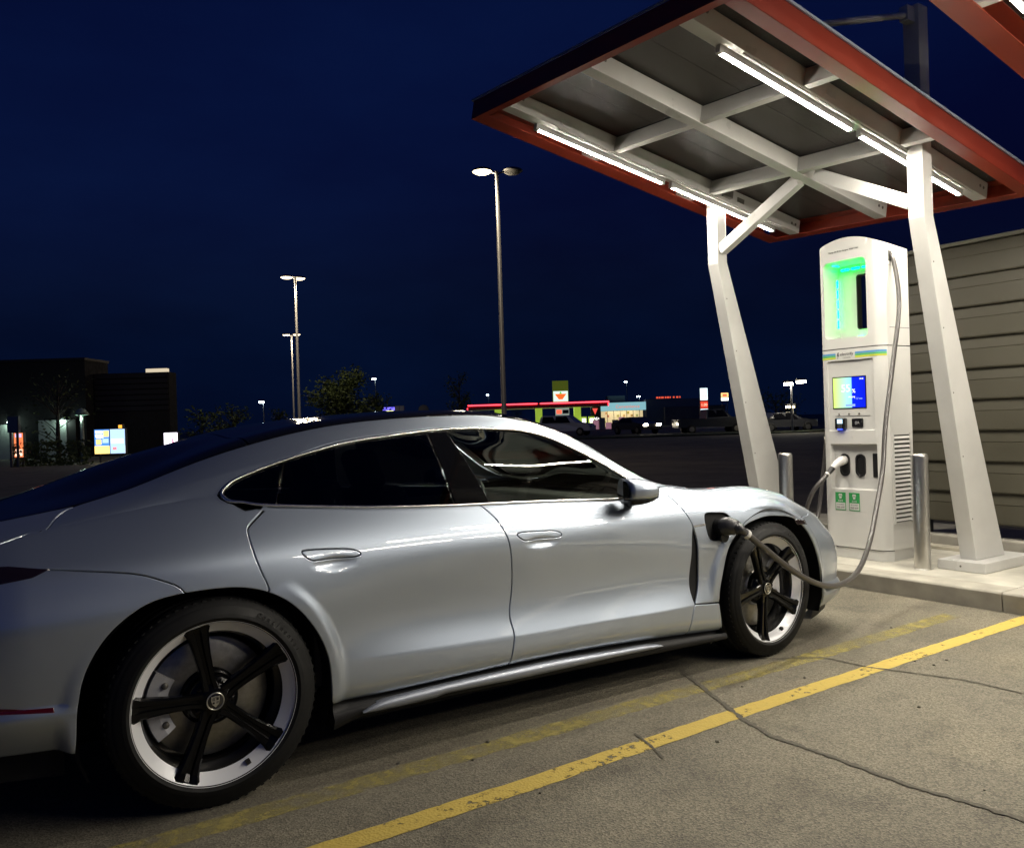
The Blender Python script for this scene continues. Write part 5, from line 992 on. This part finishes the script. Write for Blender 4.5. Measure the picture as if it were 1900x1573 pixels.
panel_sign('lit_sign', 406, 60, .7, .62, .98, 'small cyan glowing sign over the rear window edge', 'sign', [(0, 1, 0, 1, E_('cyan', (.08, .75, .85), 1.6)), (.3, .5, .2, .7, cw)]); panel_sign('lit_sign', 722, 110, 1.6, 3.1, 3.75, 'small blue sign with yellow foot on the skyline', 'sign', [(0, 1, .4, 1, E_('violetblue', (.15, .12, .9), 1.8)), (.2, .9, 0, .35, E_('lime', (.8, .8, .3), 1.6))]); panel_sign('unlit_sign', 742, 90, .9, 2.6, 3.4, 'grey double panel sign on the skyline', 'sign', [(0, .46, 0, 1, mat('grey_panel', (.30,.32,.36), .5)), (.54, 1, 0, 1, MATS['grey_panel'])])
bd = empty('drive_through_lamp', gp(152, 41), RZ, label='short green-white lamp post beside the glowing menu board', cat='lamp post'); MB().lathe([(.10, 0), (.08, 2.25)], 10).build('pole', pale_wall, bd); o = MB().lathe([(.0, 2.62), (.18, 2.55), (.34, 2.30), (.30, 2.28)], 16).build('shade', mat('shade_green', (.35,.45,.4), .5), bd); MB().lathe([(.0, 2.60), (.10, 2.5), (.13, 2.34), (0, 2.32)], 12).build('bulb', emitter('bulb_green', (.75, 1, .85), 9), o); ld = bpy.data.lights.new('l', 'POINT'); ld.energy = 15; ld.color = (.75, 1, .85); lo_ = bpy.data.objects.new('lamp_light', ld); link(lo_); lo_.parent = bd; lo_.location = (0, -.1, 2.1)
rs = empty('round_sign', gp(787, 95), RZ, label='round grey sign disc on the skyline above the roof', cat='sign'); MB().lathe([(.05, 0), (.05, 2.6)], 8).build('pole', pole_mat, rs); MB().lathe([(0, .05), (.55, .05), (.6, 0), (.55, -.05), (0, -.05)], 24, Matrix.Translation((0, -.1, 3.0)) @ Matrix.Rotation(R(90), 4, 'X')).build('disc', mat('grey_disc', (.16,.16,.13), .6), rs)
# ---- fuel station
GD = 140; sc_ = GD/FPX
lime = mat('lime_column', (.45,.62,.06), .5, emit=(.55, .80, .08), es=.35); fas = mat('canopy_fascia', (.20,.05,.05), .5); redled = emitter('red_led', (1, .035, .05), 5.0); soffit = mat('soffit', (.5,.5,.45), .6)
gs = empty('fuel_station', gp(998, GD), RZ, label='fuel station canopy edged in red light with lime columns', cat='fuel station')
GX = lambda px: (px-998)*sc_
def fpart(nm, x0, x1, y0, y1, z0, z1, m_, par=None): return MB().box(x0, x1, y0, y1, z0, z1).build(nm, m_, par or gs)
x0, x1 = GX(870), GX(1127); cano = fpart('canopy', x0, x1, -3, 5, 3.55, 4.35, fas); fpart('soffit', x0+.2, x1-.2, -2.8, 4.8, 3.50, 3.549, soffit, cano); 
for a, b in ((870, 997), (1002, 1127)): fpart('light_strip', GX(a), GX(b), -3.1, -3.02, 4.12, 4.30, redled, cano)
for a in (870, 1126): fpart('light_strip', GX(a)-.06, GX(a)+.06, -3.1, -3.02, 3.55, 4.115, redled, cano)
for px in (925, 1000, 1071): fpart('column', GX(px)-.55, GX(px)+.55, -1.4, -.6, 0, 3.5, lime)
for px in (938, 1012, 1082, 1096): p = fpart('pump', GX(px)-.45, GX(px)+.45, -1.9, -1.1, 0, 1.9, lime); MB().box(GX(px)-.3, GX(px)+.3, -1.95, -1.905, .9, 1.6).build('pump_face', cw, p)
pr = fpart('price_panel', GX(1030), GX(1055), -2.4, -2.2, .8, 3.4, mat('price_panel', (.5,.55,.5), .5, emit=(.6, .7, .6), es=.3)); MB().box(GX(1032), GX(1041), -2.46, -2.405, 2.5, 3.1).build('price_field', cr_, pr); MB().box(GX(1043), GX(1054), -2.46, -2.405, 2.5, 3.1).build('price_field', mat('price_dark', (.02,.02,.02), .4), pr); MB().box(GX(1032), GX(1054), -2.46, -2.405, 1.1, 2.2).build('price_field', mat('price_dark2', (.05,.05,.05), .4), pr)
tw = fpart('sign_tower', GX(1027), GX(1056), -.4, .4, 4.35, 7.9, mat('tower_lime', (.16,.20,.02), .5, emit=(.4, .55, .05), es=.10)); MB().box(GX(1028), GX(1055), -.46, -.405, 4.5, 6.2).build('tower_panel', E_('towerwhite', (.75, .95, .80), .9), tw)
tri = MB(); cx_ = GX(1041.5); tri.prism([(cx_-.95, 5.75), (cx_+.95, 5.75), (cx_+.3, 4.85), (cx_-.3, 4.85)], .47, .50, Matrix(((1,0,0,0),(0,0,-1,0),(0,1,0,0),(0,0,0,1)))); tri.build('tower_mark', E_('markred', (.85, .12, .02), 1.2), tw); tri = MB(); tri.prism([(cx_-.2, 5.75), (cx_+.2, 5.75), (cx_+.08, 6.1), (cx_-.08, 6.1)], .47, .50, Matrix(((1,0,0,0),(0,0,-1,0),(0,1,0,0),(0,0,0,1)))); tri.build('tower_mark', E_('markgreen', (.08, .5, .1), 1.0), tw)
ld = bpy.data.lights.new('soffit_light', 'AREA'); ld.shape = 'RECTANGLE'; ld.size = 18; ld.size_y = 4; ld.energy = 900; ld.color = (.9, 1, .7); lo_ = bpy.data.objects.new('soffit_light', ld); link(lo_); lo_.parent = cano; lo_.location = (0, 1, 3.45)
# ---- shop beside it
sh = empty('shop', gp(1157, GD), RZ, label='small lit convenience shop with pale blue fascia', cat='shop'); SX = lambda px: (px-1157)*sc_
def spart(nm, a, b, y0, y1, z0, z1, m_, par=None): return MB().box(SX(a), SX(b), y0, y1, z0, z1).build(nm, m_, par or sh)
spart('wall', 1114, 1199, 3.2, 9, 0, 4.2, dark_wall); spart('side_wall', 1110, 1115.5, 0, 3.15, 0, 4.0, dark_wall); fz = spart('fascia', 1115.6, 1199, -.3, 3.15, 2.75, 4.05, mat('shop_fascia', (.35,.6,.62), .4, emit=(.30, .62, .68), es=.62)); text('shop_lettering', 'Convenience', .75, E_('shopred', (.8, .2, .12), .8), Matrix.Translation((SX(1165), -.32, 3.35)) @ Matrix.Rotation(R(90), 4, 'X'), fz); spart('floor', 1115.6, 1199, 0, 3.15, 0, .12, concrete); bw_ = spart('back_wall', 1116, 1198.5, 3.0, 3.15, .12, 2.7, mat('shop_inside', (.6,.5,.35), .6, emit=(1, .78, .42), es=.7))
rg = random.Random(9)
for i in range(26): a = 1117+rg.random()*78; z = .2+rg.choice((0, .5, 1.0, 1.5, 2.0)); spart('shelf_goods', a, a+rg.uniform(1.5, 4.5), 2.6, 2.95, z, z+.38, mat('goods', (rg.uniform(.1, .7), rg.uniform(.05, .4), rg.uniform(.03, .3)), .5, emit=(rg.uniform(.4, 1), rg.uniform(.15, .8), rg.uniform(.05, .4)), es=.5), bw_)
for a in range(1115, 1200, 12): spart('mullion', a, a+.8, -.05, .05, .12, 2.74, head_mat)
spart('window_pane', 1115.6, 1199, -.01, .01, .12, 2.74, glass('shop_glass', (.85,.85,.85))); ts = spart('triangle_sign', 1096, 1112, -.8, -.6, .3, 3.5, mat('sign_black', (.02,.015,.015), .4)); t3 = MB(); t3.prism([(SX(1099), 3.2), (SX(1109), 3.2), (SX(1104), 2.2)], .81, .84, Matrix(((1,0,0,0),(0,0,-1,0),(0,1,0,0),(0,0,0,1)))); t3.build('triangle', E_('trired', (.8, .08, .06), 1.0), ts); text('sign_lettering', 'GAS+', .6, cw, Matrix.Translation((SX(1104), -.83, 1.5)) @ Matrix.Rotation(R(90), 4, 'X'), ts)
spart('rooftop_unit', 1135, 1168, 4.5, 8, 4.2, 5.3, mat('grey_unit', (.22,.23,.24), .6)); ld = bpy.data.lights.new('shop_light', 'AREA'); ld.size = 5; ld.energy = 110; ld.color = (1, .82, .5); lo_ = bpy.data.objects.new('shop_light', ld); link(lo_); lo_.parent = sh; lo_.location = (0, 1.4, 2.7)
bc = empty('stacked_crates', gp(1130, 120), RZ, label='row of pale crates and boxes in front of the shop', cat='crates')
for i in range(7): MB().box(-3.2+i*.92, -2.4+i*.92, -.3, .3, 0, .9+.35*(i % 3)).build('crate', (MATS['goods'] if i % 2 else concrete), bc)
# ---- long low building, pylon signs
lw_ = empty('low_building', gp(1250, 150), RZ, label='long low dark building with red lettering right of the shop', cat='building'); BX = lambda px: (px-1250)*150/FPX
MB().box(BX(1199), BX(1300), 0, 10, 0, 4.6).build('wall', mat('grey_wall', (.16,.17,.20), .7), lw_); MB().box(BX(1232), BX(1300), -1.5, -.05, 0, 3.2).build('wing', mat('brown_wall', (.13,.10,.10), .7), lw_); [MB().box(BX(a), BX(a+w_), -.06, -.03, 4.75, 5.05).build('sign_letter', E_('dimred', (1, .12, .06), .7), lw_) for a, w_ in ((1219, 4), (1224, 3), (1228, 5), (1235, 3), (1239, 4), (1244, 2), (1250, 3), (1256, 4), (1262, 2))]; MB().box(BX(1205), BX(1262), -.03, .05, 4.6, 4.7).build('sign_rail', head_mat, lw_)
py = empty('pylon_sign', gp(1307, 105), RZ, label='tall price pylon with white, red and white panels', cat='sign'); MB().box(-.5, .5, -.15, .15, 0, 4.9).build('pylon', head_mat, py)
for z0, z1, m_ in ((3.35, 4.8, E_('pylonwhite', (.75, .95, 1), 1.6)), (2.35, 3.2, E_('pylonred', (.7, .06, .03), 1.0)), (1.5, 2.25, E_('pylonwhite2', (.8, .95, 1), 1.6))): MB().box(-.45, .45, -.19, -.155, z0, z1).build('pylon_panel', m_, py)
text('pylon_lettering', 'C', 1.0, cr_, Matrix.Translation((0, -.195, 4.05)) @ Matrix.Rotation(R(90), 4, 'X'), py); text('pylon_lettering', '1.00', .45, E_('pricered', (1, .45, .3), 2.0), Matrix.Translation((0, -.195, 2.75)) @ Matrix.Rotation(R(90), 4, 'X'), py)
panel_sign('lit_sign', 1346, 105, .9, 3.2, 4.15, 'small orange and white lit sign cut by the raking post', 'sign', [(0, 1, .45, 1, E_('orange2', (1, .55, .2), 1.4)), (0, 1, 0, .38, cw), (.2, .8, .55, .85, cr_)]); sd_ = empty('storage_shed', gp(1325, 130), RZ, label='tan boxy shed beside the low building', cat='shed'); MB().box(-1.5, 1.8, 0, 3, 0, 2.9).build('wall', mat('tan_wall', (.20,.16,.09), .7), sd_); MB().box(-1.6, 1.9, -.1, 3.1, 2.9, 3.05).build('roof', head_mat, sd_)
# ---- vehicles across the lot
def far_car(px, depth, rz, col, label, kind='suv', lights=False):
    b = empty('parked_car', gp(px, depth), RZ+rz, label=label, cat='car', group='cars across the lot'); pm = mat('far_car_paint', col, .3, coat=.8)
    prof = {'suv': [(-2.3, .45), (-2.3, 1.0), (-2.15, 1.65), (-1.9, 1.78), (.3, 1.78), (1.1, 1.15), (2.15, 1.0), (2.35, .75), (2.35, .42)], 'sedan': [(-2.3, .4), (-2.3, .95), (-1.6, 1.05), (-.9, 1.42), (.2, 1.45), (1.0, 1.02), (2.1, .88), (2.3, .65), (2.3, .38)], 'pickup': [(-2.8, .5), (-2.8, 1.15), (-.6, 1.15), (-.5, 1.85), (.8, 1.88), (1.4, 1.25), (2.6, 1.12), (2.75, .85), (2.75, .48)]}[kind]
    k = MB(); n = len(prof); V = []
    for y, s_ in ((-.92, .93), (-.95, .99), (.95, .99), (.92, .93)):
        for x, z in prof:
            yy = y*(.80 if z > 1.3 else 1); V.append((x*s_, yy, .45+(z-.45)*(.985 if s_ < .95 else 1)))
    k.add(V, [(r_*n+i, r_*n+(i+1) % n, (r_+1)*n+(i+1) % n, (r_+1)*n+i) for r_ in range(3) for i in range(n)]+[tuple(range(n)), tuple(range(3*n, 4*n))[::-1]]); k.build('body', pm, b, bevel=.04)
    zt, zw = (1.68, 1.15) if kind == 'suv' else ((1.36, .98) if kind == 'sedan' else (1.78, 1.25)); wx = {'suv': ((-2.0, -.9), (-.8, .35)), 'sedan': ((-1.2, -.35), (-.27, .45)), 'pickup': ((-.42, .12), (.2, .9))}[kind]
    for y in (-1, 1):
        for a, c in wx: MB().hexa([(a, y*.955, zw), (c+.25, y*.955, zw), (c+.25, y*.90, zw), (a, y*.90, zw), (a+.08, y*.78, zt), (c-.12, y*.78, zt), (c-.12, y*.74, zt), (a+.08, y*.74, zt)]).build('window', gloss_black, b)
    for x in ((-1.45, 1.45) if kind != 'pickup' else (-1.75, 1.75)):
        for y in (-.88, .88): w = MB().lathe([(.0, .11), (.2, .11), (.21, .10), (.33, .10), (.35, .07), (.35, -.1)], 20, Matrix.Translation((x, y, .35)) @ Matrix.Rotation(R(90 if y < 0 else -90), 4, 'X')).build('wheel', rubber, b); MB().lathe([(.0, .125), (.2, .118)], 16, Matrix.Translation((x, y, .35)) @ Matrix.Rotation(R(90 if y < 0 else -90), 4, 'X')).build('hub', grey_bolt, w)
    fx = prof[-1][0]
    for y in (-.68, .68): MB().box(fx-.10, fx+.012, y-.17, y+.17, .70, .86).build('headlamp', emitter('headlamp_on', (1, .90, .68), 42) if lights else MATS['headlamp_lens'], b); MB().box(-fx-.02 if kind != 'pickup' else -2.82, -fx+.1, y-.15, y+.15, .85, 1.05).build('tail_lamp', MATS['red_reflector'], b)
far_car(1052, 74, R(-22), (.55,.56,.58), 'white sport utility parked before the lime fuel columns', 'suv'); far_car(1180, 72, R(-62), (.02,.02,.022), 'black saloon with its headlights on before the shop', 'sedan', True); far_car(1318, 66, R(4), (.015,.016,.02), 'dark pickup truck at the far right of the lot', 'pickup'); far_car(1452, 62, R(12), (.05,.05,.055), 'dark saloon between the raking post and the charger', 'sedan')
# distant grassy verge and kerb across the lot
vg = MB(); vg.box(-60, 60, 0, 8, -.02, .10); vo_ = vg.build('far_verge', mat('verge_grass', (.03,.04,.018), .9, nscale=2, namt=.4), kind='structure', label='dark grass verge across the lot'); vo_.location = gp(350, 58); vo_.rotation_euler = (0, 0, RZ)
